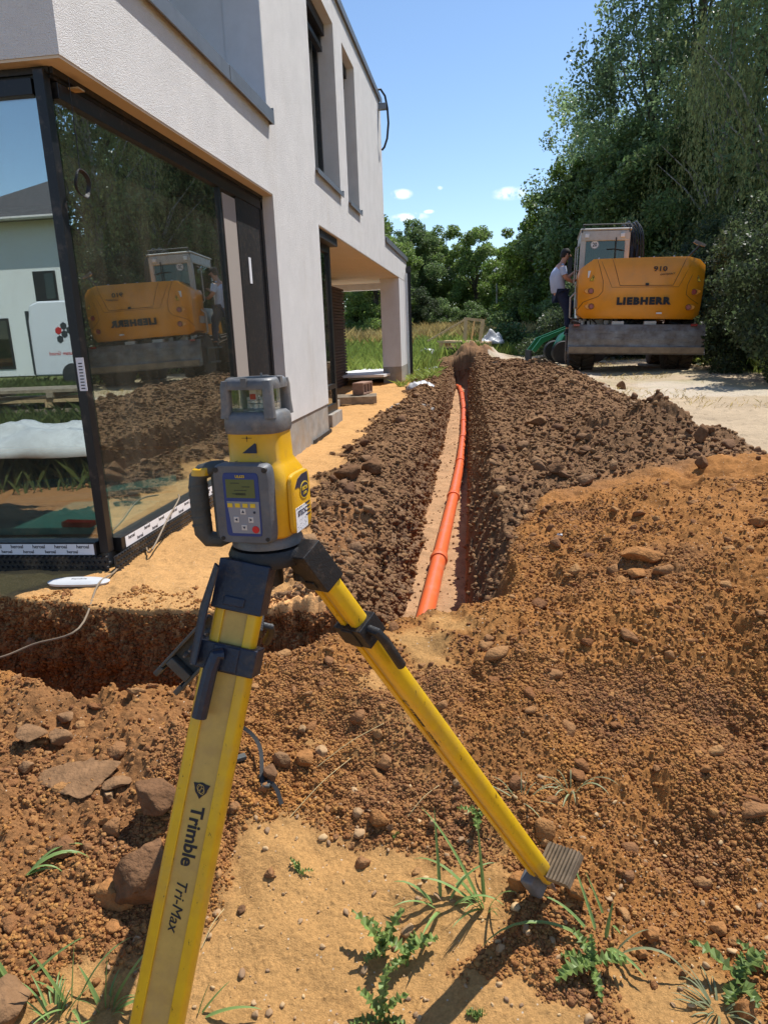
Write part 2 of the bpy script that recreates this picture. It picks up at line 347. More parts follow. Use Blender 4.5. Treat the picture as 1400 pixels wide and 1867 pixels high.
def domes(x,y,cell,s,p=.8,rmin=.25,rmax=.62,flat=.8,ang=0.0):
    """rounded lumps scattered on a jittered grid; returns height in metres"""
    gx=x/cell;gy=y/cell;ix=np.floor(gx);iy=np.floor(gy);h=np.zeros_like(x)
    for dx in (-1,0,1):
        for dy in (-1,0,1):
            cx=ix+dx;cy=iy+dy
            px=cx+.15+.7*h32(cx,cy,s);py=cy+.15+.7*h32(cx,cy,s+1)
            u=h32(cx,cy,s+2); r=rmin+(rmax-rmin)*u*u
            ok=h32(cx,cy,s+3)<p
            e=.75+.5*h32(cx,cy,s+4); th=h32(cx,cy,s+5)*3.14
            ax=(gx-px)*np.cos(th)+(gy-py)*np.sin(th); ay=-(gx-px)*np.sin(th)+(gy-py)*np.cos(th)
            if ang: q=np.maximum(np.abs(ax)*e,np.abs(ay)/e)*.6+.4*(np.abs(ax)*e+np.abs(ay)/e); d2=(q/r)**2
            else: d2=((ax*e)**2+(ay/e)**2)/(r*r)
            t=np.where(ok&(d2<1),r*np.sqrt(np.maximum(1-d2,0)),0)
            if ang:
                tilt=(ax*(h32(cx,cy,s+6)-.5)+ay*(h32(cx,cy,s+7)-.5))*1.2
                t=np.where(ok&(d2<1),np.maximum(r*np.minimum(1,(1-d2)*2.2)*.8+tilt*.6,0),0)
            h=np.maximum(h,t)
    return h*cell*flat
def ss(a,b,t):
    t=np.clip((t-a)/(b-a),0,1); return t*t*(3-2*t)
def lines(x,xs,ys): return np.interp(x,xs,ys)
def masks(x,y):
    """soil kinds: orange, dark, sand, track, grass"""
    n=fbm(x*1.6,y*1.6,11,4)*.34; n2=fbm(x*6,y*6,12,4)*.16
    # boundary of the orange heap towards the dark spoil
    yb=lines(x,[-.8,-.2,.1,.45,1.0,3.2],[2.7,2.8,3.3,4.6,4.75,5.0])
    north=ss(-.22,.22,y+n+n2-yb)                   # 1 beyond the orange heap
    xs=x+.0125*(y-4)
    xl=lines(y,[3,5,9,14,22],[-.98,-1.28,-1.22,-1.25,-1.5])   # sand | left spoil
    left=ss(.1,-.1,xs+n*.8+n2-xl)
    xr=lines(y,[4.5,6,9.5,14,20,23,26],[2.6,1.8,1.8,1.7,1.0,.6,.5])      # right edge of dark spoil
    right=ss(-.1,.1,xs+n-xr)
    grass=ss(-1,1,(y-24.5)+n*4)
    grass=np.maximum(grass,ss(19.4,20.6,y+n*3)*ss(-.9,-1.5,x+n))
    grass=np.maximum(grass,ss(4.6,5.6,x+n*3-.0*y)*.8)
    grass=np.maximum(grass,ss(-1.5,-4.0,y)*ss(1,-1,x))
    fore=ss(2.2,1.0,y)                              # the flat sandy patch at the feet
    return north,left,right,grass,n,xs
def track_z(y): return lines(y,[0,6,10,14,19,22,46,80,150],[-1.02,-.98,-.93,-.87,-.9,-1.0,-.35,.6,2.5])
def surf(x,y):
    """undug surface without small relief"""
    north,left,right,grass,n,xs=masks(x,y)
    zt=track_z(y)+fbm(x*.9,y*.9,5,3)*.03
    zsand=-1.15+fbm(x*1.3,y*1.3,6,3)*.018+.0*x
    zfar=lines(y,[18,22,46,80,150],[-1.15,-1.05,-.35,.6,2.5])
    zsand=np.where(y>18,zfar,zsand)
    # left spoil berm
    amp=.10+.05*fbm(y*.9,y*0+3,8,3)
    berm=amp*np.exp(-((xs+.93)/.2)**2)*ss(2.95,3.6,y)*ss(21,19,y)
    zl=zsand+berm
    # right spoil heap
    cz=lines(y,[3,5,6,8,10,14,18,22,24,26],[.05,.16,.22,.16,.19,.26,.26,.20,.30,.0])
    cx=lines(y,[4,6,8,10,14,18,22,24],[1.3,1.25,1.1,1.2,1.1,.7,.2,-.3])
    wl=.75; wr=.62
    prof=np.where(xs<cx,np.exp(-((xs-cx)/wl)**2),np.exp(-((xs-cx)/wr)**2))
    rid=1+.55*fbm(x*1.7,y*1.2,9,3)
    heap=cz*prof*rid+.16*np.exp(-((x-1.42)/.28)**2-((y-6.0)/.4)**2)+.10*np.exp(-((x-1.9)/.16)**2-((y-5.7)/.2)**2)
    zr=lines(y,[2,4,14,22],[-1.12,-1.1,-1.05,-1.05])
    base_r=zr+(zt-zr)*ss(.3,1.9,xs)
    zr=base_r+heap
    bl=ss(-.6,-.1,xs)
    zmain=zl*(1-bl)+zr*bl
    mound=.42*np.exp(-((x+.0)/.95)**2-((y-23.9)/.8)**2)*(1+.5*fbm(x*3,y*3,64,3))
    zmain=zmain+mound
    zmain=np.where(y>25,zmain*(1-ss(25,28,y))+zfar*ss(25,28,y),zmain)
    # orange heap
    top=-1.08+.11*np.clip(x,-.4,2.5)+.04*fbm(x*2,y*2,21,3)
    rx=ss(-.2,.7,x)
    top=top+rx*.05*ss(2.0,2.9,y)
    yc=2.25+.12*fbm(x*1.3,y*0,22,2)+lines(x,[-3,-1.5,-1.1,-.6,-.2,.4,1.5],[-.15,-.15,-.1,.15,.35,.3,.5])
    slope=lines(x,[-2,-.6,.3,1.2],[.225,.22,.235,.26])
    drop=slope*np.maximum(yc-y,0)+ss(.1,.5,x)*.09*ss(0,.3,yc-y)
    drop=drop*(1-.35*np.exp(-((y-yc)/.25)**2))
    zo=top-drop-.02
    zo=np.maximum(zo,-1.42+.02*fbm(x*2,y*2,23,2)+.05*x)
    zo=np.where(y<0,zo*(1-ss(0,-3,y))+(-1.25)*ss(0,-3,y),zo)
    # relief of the foreground bank
    zo=zo+(.05*fbm(x*2.4,y*2.4,24,3)+.045*fbm(x*6,y*6,25,3))*ss(1.2,1.8,y)-domes(x,y,.34,301,p=.35,flat=.16)*ss(1.4,1.8,y)
    # raked furrow running down the bank, left
    fx=x-(-.92+ (1.95-y)*.62); zo=zo-.03*np.exp(-((fx)/.035)**2)*ss(1.35,1.6,y)*ss(2.1,1.9,y)+.022*np.exp(-((fx+.06)/.03)**2)*ss(1.35,1.6,y)*ss(2.1,1.9,y)
    zz=zo*(1-north)+zmain*north
    # sand in front of the corner stays level with the terrace
    c=ss(2.55,2.7,y)*ss(-.55,-.75,x)
    zz=zz*(1-c)+zmain*c
    return zz
FL=-1.755
def trench(x,y,z):
    xs=x+.0125*(y-4)
    w1=fbm(x*3,y*3,31,4)*.05+fbm(x*14,y*14,32,3)*.022
    wz=.02*np.sin(z*40+x*3)
    sl=(-.475+w1*.7)-xs; sr=xs-(-.085-w1*.4)
    dep=z-FL
    north_end=y-22.9+w1
    ylip=lines(x,[-5,-1.9,-1.35,-1.05,-.7,-.45,-.2,.3],[2.15,2.2,2.08,2.22,2.42,2.56,2.72,2.85])
    south=ylip+.22-y+w1*1.3
    wl=.17; wr=.06
    ar=np.interp(sr,[0,.03,.23],[0,.42,1.0]); a=np.maximum(sl/wl,ar); a=np.maximum(a,north_end/.15); a=np.maximum(a,(2.9-y)/.35+.6)
    # cross trench
    yfar=lines(x,[-5,-2.4,-1.2,-.9,-.6],[3.02,2.98,2.80,2.84,2.95])
    b=np.maximum((y-(yfar-.12+w1*1.0))/.09,south/.25)
    b=np.maximum(b,(x-(-.30))/.3)
    def prof(a): 
        a=np.clip(a,0,1); return a**1.0
    za=FL+dep*prof(a)+.015*fbm(x*5,y*5,33,3)
    zb=(-1.70)+(z+1.70)*prof(b)+.02*fbm(x*6,y*6,34,3)
    t=np.minimum(za,zb); m=np.minimum(np.clip(a,0,1),np.clip(b,0,1))
    return np.minimum(t,z),m
def zbase(x,y):
    x=np.asarray(x,float);y=np.asarray(y,float); z=surf(x,y); return trench(x,y,z)[0]
def ground_hit(px,py,tmax=60):
    d=RW@Vector(((px-700)/FPX,(933.5-py)/FPX,-1))
    t=np.linspace(.6,tmax,4000)**1.0; t=.6*(tmax/.6)**np.linspace(0,1,6000)
    z=d.z*t-zbase(d.x*t,d.y*t); i=int(np.argmax(z<0)); tt=t[i]
    return Vector((d.x*tt,d.y*tt,float(zfull(np.array([d.x*tt]),np.array([d.y*tt]))[0])))
def build_ground():
    def steps(segs):
        out=[segs[0][0]]
        for a,b,f in segs:
            while out[-1]<b:
                out.append(out[-1]+f(out[-1]))
        return np.array(out)
    def dxf(x):
        ax=abs(x)
        return .0036 if ax<.85 else (.0036+(ax-.85)*.0075 if ax<4 else .03+ (ax-4)*.10)
    xp=[-.0]; 
    while xp[-1]<150: xp.append(xp[-1]+dxf(xp[-1]))
    xn=[0.0]
    while xn[-1]>-150: xn.append(xn[-1]-dxf(xn[-1]) )
    xs=np.array(xn[::-1][:-1]+xp)
    yy=[.75]
    while yy[-1]<190:
        y=yy[-1]; d=.0036*max(1,y/1.3) if y<8 else .022+(y-8)*.0042
        if 2.6<y<3.05: d=.0045
        if y>26: d=.15+(y-26)*.05
        yy.append(y+d)
    yb=[.75]
    while yb[-1]>-120: yb.append(yb[-1]-(.01+(.75-yb[-1])*.09))
    ys=np.array(yb[::-1][:-1]+yy)
    X,Y=np.meshgrid(xs,ys); shp=X.shape; x=X.ravel(); y=Y.ravel()
    north,left,right,grass,n,xsh=masks(x,y)
    z0=surf(x,y)
    dark=north*(1-left)*(1-right); sand=north*left; track=north*(1-left)*right; orange=1-north
    sandhouse=ss(2.55,2.7,y)*ss(-.55,-.75,x)*ss(3.3,2.9,y)
    orange=orange*(1-sandhouse); sand=np.maximum(sand,sandhouse)
    # flat compact sand at the feet
    patch=ss(.16,-.2,fbm(x*2.2,y*2.2,41,3)*.6+fbm(x*11,y*11,43,3)*.22+lines(y,[.9,1.2,1.5,1.72],[-.3,-.2,.05,.5])+np.where(x<-.15,(-.15-x)*.5,(x+.15)*.85)-.24)*orange
    patch=np.maximum(patch,ss(.05,-.1,np.hypot((x-.5)/.22,(y-1.17)/.07)-1+fbm(x*6,y*6,42,3)*.4)*orange)
    zt,tm=trench(x,y,z0)
    # relief
    near=ss(9,5,y)
    def act(w,f,*a,**k):
        out=np.zeros_like(x); i=np.nonzero(w>.01)[0]
        if len(i): out[i]=f(x[i],y[i],*a,**k)*w[i]
        return out
    surfm=ss(.55,1.0,tm)
    ow=orange*(1-patch)*surfm
    yn=ss(6,4,y)*ow
    lfz=ss(-.4,-.9,x)*orange
    dw_=dark*ss(.1,.6,tm)
    zr =act(yn,domes,.013,101,p=.95,flat=.7)
    zr+=act(yn,domes,.024,111,p=.75,flat=.65)
    m1=ss(-.25,.35,fbm(x*3,y*3,51,3))
    zr+=act(yn*(.35+.65*m1),domes,.05,121,p=.42,flat=.55)
    zr+=act(yn*m1,domes,.11,131,p=.25,flat=.35)
    zr+=act(lfz*surfm*(1-patch),domes,.09,141,p=.25,flat=.3,ang=1)
    zr+=ow*.014*fbm(x*9,y*9,52,4)
    zr+=ow*ss(4.5,3,y)*(.0055*fbm(x*95,y*95,81,3,.75)+.007*fbm(x*38,y*38,82,3,.6))
    zr+=dw_*(.010*fbm(x*45,y*45,83,3,.7)+.012*fbm(x*20,y*20,84,3,.6))
    # dark clods
    dw=dark*ss(.35,1.0,tm)
    dn=ss(12,7,y)*dw
    zr+=act(dn,domes,.03,151,p=.8,flat=.6,ang=1)
    zr+=act(dw,domes,.075,161,p=.5,flat=.3,ang=1)
    mm=ss(-.2,.3,fbm(x*1.5,y*1.5,53,3))
    zr+=act(dw*(.4+.6*mm),domes,.17,171,p=.3,flat=.33,ang=1)
    zr+=act(dw*mm,domes,.36,181,p=.22,flat=.4,ang=1)
    zr+=dw*(.06*fbm(x*4,y*4,54,5,.6)+.05*fbm(x*1.6,y*1.6,62,3))
    # sand: tyre scuffs, crumbs
    sw=np.maximum(sand,patch)
    zr+=sw*.006*fbm(x*12,y*12,56,5,.6)
    zr+=act(patch*ss(3,2,y),domes,.012,191,p=.35,flat=.5)
    zr+=act(sand*ss(12,7,y),domes,.03,201,p=.25,flat=.5)
    zr+=(track+sand)*.012*fbm(x*4,y*4,57,4)
    zr+=act(track*ss(20,12,y),domes,.06,211,p=.12,flat=.5)
    # trench walls
    wallm=np.clip(tm*(1-tm)*6,0,1)
    zr+=wallm*(.07*fbm(x*10,y*8,58,5,.6)+.03*fbm(x*30,y*5,59,3))
    flo=ss(.06,0,tm)
    zr+=flo*.008*fbm(x*10,y*10,60,4)
    # footprint hollows
    Z=zt+zr
    global GRID
    GRID=(xs,ys,Z.reshape(shp))
    # earth walls: uneven sideways too
    wy=ss(0,.12,tm)*ss(1,.75,tm); cr=ss(-.45,-.7,x)*ss(3.2,3.05,y)
    oy=wy*cr*(.075*fbm(x*7,Z*9,91,5,.65)+.035*fbm(x*24,Z*30,92,4,.65)); ox=wy*(1-cr)*ss(-.2,-.3,x+.0125*(y-4))*(.09*fbm(y*5,Z*8,93,4,.6)+.045*fbm(y*20,Z*26,94,4,.65))
    verts=np.stack([x+ox,y+oy,Z],1)
    ny,nx=shp; i=np.arange(ny-1)[:,None]*nx+np.arange(nx-1)[None,:]
    F=np.stack([i,i+1,i+1+nx,i+nx],-1).reshape(-1)
    me=npmesh('ground',verts,F,4,[ground_mat()],smooth=True)
    # soil colour
    def C(*c): return np.array(c,float)[None,:]
    v1=fbm(x*2.1,y*2.1,71,4)[:,None]; v2=fbm(x*9,y*9,72,4)[:,None]
    corange=C(.38,.168,.050)*(1+.20*v1+.14*v2)
    brown=ss(-.1,.5,fbm(x*1.7+3,y*1.7,73,4)+.7*ss(-.1,-.9,x)*ss(2.4,1.6,y))[:,None]
    corange=corange*(1-.65*brown)+C(.27,.135,.06)*.65*brown
    nlb=(ss(-.35,-.5,x)*ss(4.7,4.1,y+fbm(x*4,y*4,77,3)*.5))[:,None]
    cdark=C(.215,.118,.058)*(1+.3*v1+.22*v2); cdark=cdark*(1-nlb)+C(.30,.145,.06)*(1+.2*v1+.2*v2)*nlb
    csand=C(.56,.31,.12)*(1+.12*v1+.1*v2)
    cpatch=C(.50,.275,.10)*(1+.12*v1+.08*v2)
    ctrack=C(.45,.345,.23)*(1+.15*v1+.12*v2)
    gn=ss(-.2,.35,fbm(x*1.1,y*1.1,74,4))[:,None]
    cgrass=C(.13,.15,.05)*(1+.3*v1)
    pale=ss(.15,.5,fbm(x*.7+8,y*.7,75,3))[:,None]
    ctrack=ctrack*(1-.4*pale)+C(.62,.56,.48)*.4*pale
    ctrack=ctrack*(1-.28*gn*ss(8,12,y)[:,None])+C(.22,.23,.09)*.28*gn*ss(8,12,y)[:,None]
    col=corange*orange[:,None]+cdark*dark[:,None]+csand*sand[:,None]+ctrack*track[:,None]
    col=col*(1-patch[:,None])+cpatch*patch[:,None]
    g=grass[:,None]; col=col*(1-g)+cgrass*g
    # trench walls: dark topsoil above orange-brown subsoil ; floor sandy
    hgt=((Z-FL)/.6)[:,None]; wall=np.clip((1-tm)*1.6,0,1)[:,None]
    cw=C(.21,.125,.072)*(1+.3*v1+.25*v2)
    inx=ss(-.62,-.55,x)[:,None]
    cw2=C(.24,.10,.035)*(1+.2*v2)
    crossm=(ss(-.45,-.7,x)*ss(3.2,3.0,y))[:,None]
    cw=cw*(1-crossm)+cw2*crossm
    col=col*(1-wall)+cw*wall
    fl=ss(.10,.02,tm)[:,None]*(1-crossm*.7); col=col*(1-fl)+C(.43,.255,.135)*(1+.25*v2+.15*v1)*fl
    col=np.clip(col,.01,1)
    at=me.color_attributes.new('soil','FLOAT_COLOR','POINT')
    at.data.foreach_set('color',np.concatenate([col,np.ones((len(col),1))],1).astype(np.float32).ravel())
    o=linkmesh(me,'ground'); tag(o,kind='structure'); return o
def ground_mat():
    m=bpy.data.materials.new('soil'); m.use_nodes=True; t=m.node_tree; N=t.nodes.new; L=t.links.new; b=t.nodes['Principled BSDF']
    b.inputs['Roughness'].default_value=.95; b.inputs['Specular IOR Level'].default_value=.12
    a=N('ShaderNodeAttribute'); a.attribute_name='soil'; tc=N('ShaderNodeTexCoord')
    n=N('ShaderNodeTexNoise'); n.inputs['Scale'].default_value=120; n.inputs['Detail'].default_value=6; n.inputs['Roughness'].default_value=.7; L(tc.outputs['Object'],n.inputs['Vector'])
    mr=N('ShaderNodeMapRange'); mr.inputs[1].default_value=.3; mr.inputs[2].default_value=.7; mr.inputs[3].default_value=.72; mr.inputs[4].default_value=1.28; L(n.outputs['Fac'],mr.inputs[0])
    mu=N('ShaderNodeVectorMath'); mu.operation='SCALE'; L(a.outputs['Color'],mu.inputs[0]); L(mr.outputs[0],mu.inputs['Scale'])
    # pale grit
    v=N('ShaderNodeTexVoronoi'); v.inputs['Scale'].default_value=95; L(tc.outputs['Object'],v.inputs['Vector'])
    lt=N('ShaderNodeMath'); lt.operation='LESS_THAN'; lt.inputs[1].default_value=.22; L(v.outputs['Distance'],lt.inputs[0])
    sx=N('ShaderNodeSeparateXYZ'); L(v.outputs['Color'],sx.inputs[0])
    gt=N('ShaderNodeMath'); gt.operation='GREATER_THAN'; gt.inputs[1].default_value=.93; L(sx.outputs[0],gt.inputs[0])
    mm=N('ShaderNodeMath'); mm.operation='MULTIPLY'; L(lt.outputs[0],mm.inputs[0]); L(gt.outputs[0],mm.inputs[1])
    mx=N('ShaderNodeMix'); mx.data_type='RGBA'; L(mm.outputs[0],mx.inputs[0]); L(mu.outputs[0],mx.inputs[6]); mx.inputs[7].default_value=(.62,.5,.36,1)
    L(mx.outputs[2],b.inputs['Base Color'])
    n2=N('ShaderNodeTexNoise'); n2.inputs['Scale'].default_value=260; n2.inputs['Detail'].default_value=6; n2.inputs['Roughness'].default_value=.75; L(tc.outputs['Object'],n2.inputs['Vector'])
    bm=N('ShaderNodeBump'); bm.inputs['Strength'].default_value=.9; bm.inputs['Distance'].default_value=.004; L(n2.outputs['Fac'],bm.inputs['Height'])
    n3=N('ShaderNodeTexNoise'); n3.inputs['Scale'].default_value=55; n3.inputs['Detail'].default_value=6; n3.inputs['Roughness'].default_value=.7; L(tc.outputs['Object'],n3.inputs['Vector'])
    b2=N('ShaderNodeBump'); b2.inputs['Strength'].default_value=.6; b2.inputs['Distance'].default_value=.015; L(n3.outputs['Fac'],b2.inputs['Height']); L(bm.outputs[0],b2.inputs['Normal'])
    L(b2.outputs[0],b.inputs['Normal']); return m
build_ground()
def zfull(x,y):
    """height of the finished ground, relief included"""
    gx_,gy_,G=GRID; x=np.asarray(x,float); y=np.asarray(y,float)
    i=np.clip(np.searchsorted(gx_,x)-1,0,len(gx_)-2); j=np.clip(np.searchsorted(gy_,y)-1,0,len(gy_)-2)
    u=(x-gx_[i])/(gx_[i+1]-gx_[i]); v=(y-gy_[j])/(gy_[j+1]-gy_[j])
    return (G[j,i]*(1-u)+G[j,i+1]*u)*(1-v)+(G[j+1,i]*(1-u)+G[j+1,i+1]*u)*v
# loose crumbs of soil: one uncountable mass
ICO=None
def ico(sub):
    bm=bmesh.new(); bmesh.ops.create_icosphere(bm,subdivisions=sub,radius=1); v=np.array([p.co[:] for p in bm.verts]); f=np.array([[q.index for q in p.verts] for p in bm.faces]); bm.free(); return v,f
def crumbs(name,label,pts,rad,m,sub,seed,squash=.75,sink=.3,angular=0.0):
    rng=np.random.default_rng(seed); V,F=ico(sub); n=len(pts); k=len(V)
    sc=rad[:,None]*rng.uniform(.7,1.25,(n,3)); sc[:,2]*=squash
    d=1+rng.normal(0,.13+angular,(n,k)) 
    if sub>1:
        LIB=[]
        for q in range(24):
            U=V.copy()
            for w_ in range(12):
                nn=rng.normal(size=3); nn/=np.linalg.norm(nn); c=rng.uniform(.42,.8); dd=U@nn-c; U=U-np.where(dd>0,dd,0)[:,None]*nn*.95
            LIB.append(U*(1+.10*rng.normal(size=(len(U),1)))*1.25)
        V3=np.array(LIB)[rng.integers(0,24,n)]; P=V3*sc[:,None,:]
    else: P=V[None]*d[...,None]*sc[:,None,:]
    th=rng.uniform(0,6.28,n); c,s=np.cos(th)[:,None],np.sin(th)[:,None]
    tl=rng.normal(0,.4,n); ct,st=np.cos(tl)[:,None],np.sin(tl)[:,None]
    X=P[...,0]*ct+P[...,2]*st; Z=-P[...,0]*st+P[...,2]*ct; Y=P[...,1]
    X2=X*c-Y*s; Y2=X*s+Y*c
    vv=np.stack([X2+pts[:,0:1],Y2+pts[:,1:2],Z+pts[:,2:3]+rad[:,None]*sink],-1).reshape(-1,3)
    ff=(F[None]+np.arange(n)[:,None,None]*k).reshape(-1)
    me=npmesh(name,vv,ff,3,[m]); o=linkmesh(me,name); tag(o,label,'soil',kind='stuff'); return o
def scatter(n,x0,x1,y0,y1,seed,keep,pw=1.0):
    rng=np.random.default_rng(seed); x=rng.uniform(x0,x1,n); y=y0+(y1-y0)*rng.uniform(0,1,n)**pw
    a=np.where(x<0,-x<(.35+.85*y),x<(.3+.55*y)); k=keep(x,y)&a; x=x[k];y=y[k]; z=zfull(x,y); return np.stack([x,y,z],1),rng
def k_or(x,y):
    north=masks(x,y)[0]; tm=trench(x,y,surf(x,y))[1]
    pt=ss(.16,-.2,fbm(x*2.2,y*2.2,41,3)*.6+fbm(x*11,y*11,43,3)*.22+lines(y,[.9,1.2,1.5,1.72],[-.3,-.2,.05,.5])+np.where(x<-.15,(-.15-x)*.5,(x+.15)*.85)-.24)
    thin=fbm(x*2.6+5,y*2.6,88,4)+.35*fbm(x*12,y*12,89,3)
    return ((north<.5)|(y<2.93+.25*fbm(x*5,y*0+2,87,3)))&(np.random.default_rng(4).uniform(0,1,len(x))<np.clip(1.0+(thin+.05)*3.0,.22,1))&((tm>.9)|((x<-.7)&(tm>.03)&(y<3.0)&(y>2.5)))&(pt<np.random.default_rng(3).uniform(0,1,len(x))*.8+.05)
p,rng=scatter(190000,-2.2,2.2,.85,4.2,5,k_or,1.6)
M_CR=mat('crumb',(.39,.175,.052),.95,col2=(.27,.13,.058),vscale=2.6,isl=.32,spec=.1,bump=.6,bscale=200)
crumbs('soil_crumbs','loose orange crumbs covering the dug bank in the foreground',p,.0025+.0065*rng.uniform(0,1,len(p))**2.2,M_CR,1,6,angular=.05)
p,rng=scatter(170000,-.95,1.0,.88,2.3,55,k_or,1.0)
crumbs('soil_crumbs','fine orange-brown crumbs over the nearest part of the bank',p,.002+.0035*rng.uniform(0,1,len(p))**1.5,M_CR,1,56,angular=.06)
p,rng=scatter(1700,-2.2,2.2,.85,4.2,15,k_or,1.5)
crumbs('soil_lumps','larger rounded earth lumps lying among the orange crumbs',p,.009+.017*rng.uniform(0,1,len(p))**2,mat('lump',(.32,.15,.058),.95,isl=.3,spec=.1,bump=1,bscale=120,bdetail=8),2,16,angular=.0,squash=.6,sink=.05)
def k_patch(x,y): return (masks(x,y)[0]<.5)&(trench(x,y,surf(x,y))[1]>.95)
p,rng=scatter(700,-.9,.8,.85,1.8,25,k_patch,.8)
crumbs('gravel','small pale pebbles strewn over the sandy foreground',p,.0025+.008*rng.uniform(0,1,len(p))**3,mat('pebble',(.42,.27,.14),.8,isl=.35,spec=.3),2,26,angular=-.06,squash=.65)
def k_dk(x,y):
    north,left,right,g,n,xs=masks(x,y); tm=trench(x,y,surf(x,y))[1]; return (north*(1-left)*(1-right)>.5)&(tm>.12)
p,rng=scatter(90000,-2.2,3,2.9,23,35,k_dk,1.7)
crumbs('spoil_clods','dark brown clods heaped along both sides of the pipe trench',p,(.005+.022*rng.uniform(0,1,len(p))**3.5)*(.6+.06*p[:,1]),mat('dkclod',(.22,.122,.062),.95,isl=.3,spec=.1,bump=1,bscale=60,bdetail=8),1,36,angular=.08,sink=.45)

def k_dk2(x,y): return k_dk(x,y)&(trench(x,y,surf(x,y))[1]>.95)
p,rng=scatter(1300,-2.2,3,3.2,22,45,k_dk2,1.5)
crumbs('spoil_clods','larger broken clods of dark topsoil lying on the spoil',p,(.018+.045*rng.uniform(0,1,len(p))**3),mat('bigclod',(.23,.13,.07),.95,isl=.35,spec=.1,bump=1,bscale=50,bdetail=8),2,46,angular=.02,sink=.35,squash=.7)
def k_or2(x,y): return (masks(x,y)[0]<.5)&(trench(x,y,surf(x,y))[1]>.9)&(y>1.45)
p,rng=scatter(420,-2.2,2.2,1.3,4.4,47,k_or2,1.2)
crumbs('soil_lumps','broken brown and orange lumps half sunk in the bank',p,(.012+.026*rng.uniform(0,1,len(p))**2.5),mat('biglump',(.30,.15,.065),.95,isl=.3,spec=.1,bump=1,bscale=90,bdetail=8),2,48,angular=.03,sink=.1,squash=.75)

# lumps of earth clinging to the cut trench faces
bpy.context.view_layer.update()
def cling(n,org,dirn,seed,rad,colr,label):
    rng=np.random.default_rng(seed); gob=bpy.data.objects['ground']; P=[]
    for o_ in org(rng,n):
        ok,loc,nr,ix=gob.ray_cast(Vector(o_),Vector(dirn))
        if ok and abs(nr.z)<.8: P.append(loc[:])
    P=np.array(P); r_=rad[0]+(rad[1]-rad[0])*rng.uniform(0,1,len(P))**2.5
    crumbs('wall_crumbs',label,P,r_,mat('wallcrumb',colr,.95,isl=.3,spec=.1,bump=.8,bscale=90),1,seed,angular=.08,sink=0.0)
cling(16000,lambda g,n:np.stack([g.uniform(-3.0,-.55,n),np.full(n,2.45),g.uniform(-1.62,-1.17,n)],1),(0,1,0),71,(.003,.014),(.25,.105,.038),'reddish crumbs and stones clinging to the cut face of the cross trench')
cling(16000,lambda g,n:np.stack([np.full(n,-.33),3.0+15*g.uniform(0,1,n)**1.6,g.uniform(-1.72,-1.1,n)],1),(-1,0,0),72,(.006,.026),(.23,.125,.062),'brown lumps clinging to the left face of the pipe trench')
p,rng=scatter(2400,-.7,.0,4.0,20,73,lambda x,y:trench(x,y,surf(x,y))[1]<.05,1.4)
crumbs('fallen_crumbs','small lumps fallen onto the sandy trench floor beside the pipe',p,.002+.014*rng.uniform(0,1,len(p))**4,mat("fallen",(.32,.185,.095),.95,isl=.3,spec=.1),1,74,angular=.08)
# ================================================================ HOUSE
HX=-1.8                       # facade plane
GX=-1.93                      # glass plane of the side window
GY=3.36                       # glass plane of the front window
house=thing('house','white rendered two-storey new house with flat roof and tall glazed corner window','house',(-1.8,3.28,-1.2))
HI=Matrix.Translation((1.8,-3.28,1.2))
def hb(m,name,par=None,**k):
    p=par or house
    return m.build(name,k.pop('mat'),p,T=HI if p is house or p in HSUB else None,**k)
HSUB=[]
def hpart(m,name,mt,par=None,**k):
    o=m.build(name,mt,par or house,T=HI,**k); HSUB.append(o); return o
BX=-11.0; SOF=1.23; Y0=3.28; YE=14.62; YV=18.9; TOP=4.22; VT=1.80
w=MB()
# facade strips (x from HX back by .30); openings: corner window y3.28-6.6 z-1.05..1.23 ; window2 y8.47-9.6 ; veranda y9.6..17
TH=.32
def wall(y0,y1,z0,z1,th=TH): w.box(HX-th,HX,y0,y1,z0,z1)
wall(Y0,6.62,SOF,1.88)                 # band above the corner window, below the loggia
wall(6.62,8.50,-.80,1.80)              # pier
wall(6.62,8.50,1.80,3.80)
wall(8.50,14.62,SOF,1.80); wall(14.62,YV,SOF,VT-.001)
wall(10.02,10.62,1.80,3.80); wall(11.60,YE,1.80,3.80)
wall(Y0,YE,3.80,TOP)
# loggia: wall facing the camera at y=6.62 going back, loggia rear wall
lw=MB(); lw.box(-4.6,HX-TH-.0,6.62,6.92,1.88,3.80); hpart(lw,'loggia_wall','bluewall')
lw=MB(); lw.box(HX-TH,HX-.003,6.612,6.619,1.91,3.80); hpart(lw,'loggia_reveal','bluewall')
w.box(-4.9,-4.6,Y0,6.92,1.88,3.80)
# front wall above the window
w.box(BX,HX-TH,Y0,Y0+.3,SOF,1.88)
w.box(BX,-6.2,Y0,Y0+.3,1.88,3.80); w.box(BX,HX-TH,Y0,Y0+.3,3.80,TOP)
w.box(BX,-7.4,Y0,Y0+.3,-1.2,SOF)
# rear and far walls
w.box(BX,BX+.3,Y0+.3,YE,-1.2,TOP); w.box(BX+.3,HX-TH,YE-.3,YE,SOF+.35,TOP); w.box(BX+.3,-3.35,YE-.3,YE,-1.2,SOF+.35)
hpart(w,'wall','plaster')
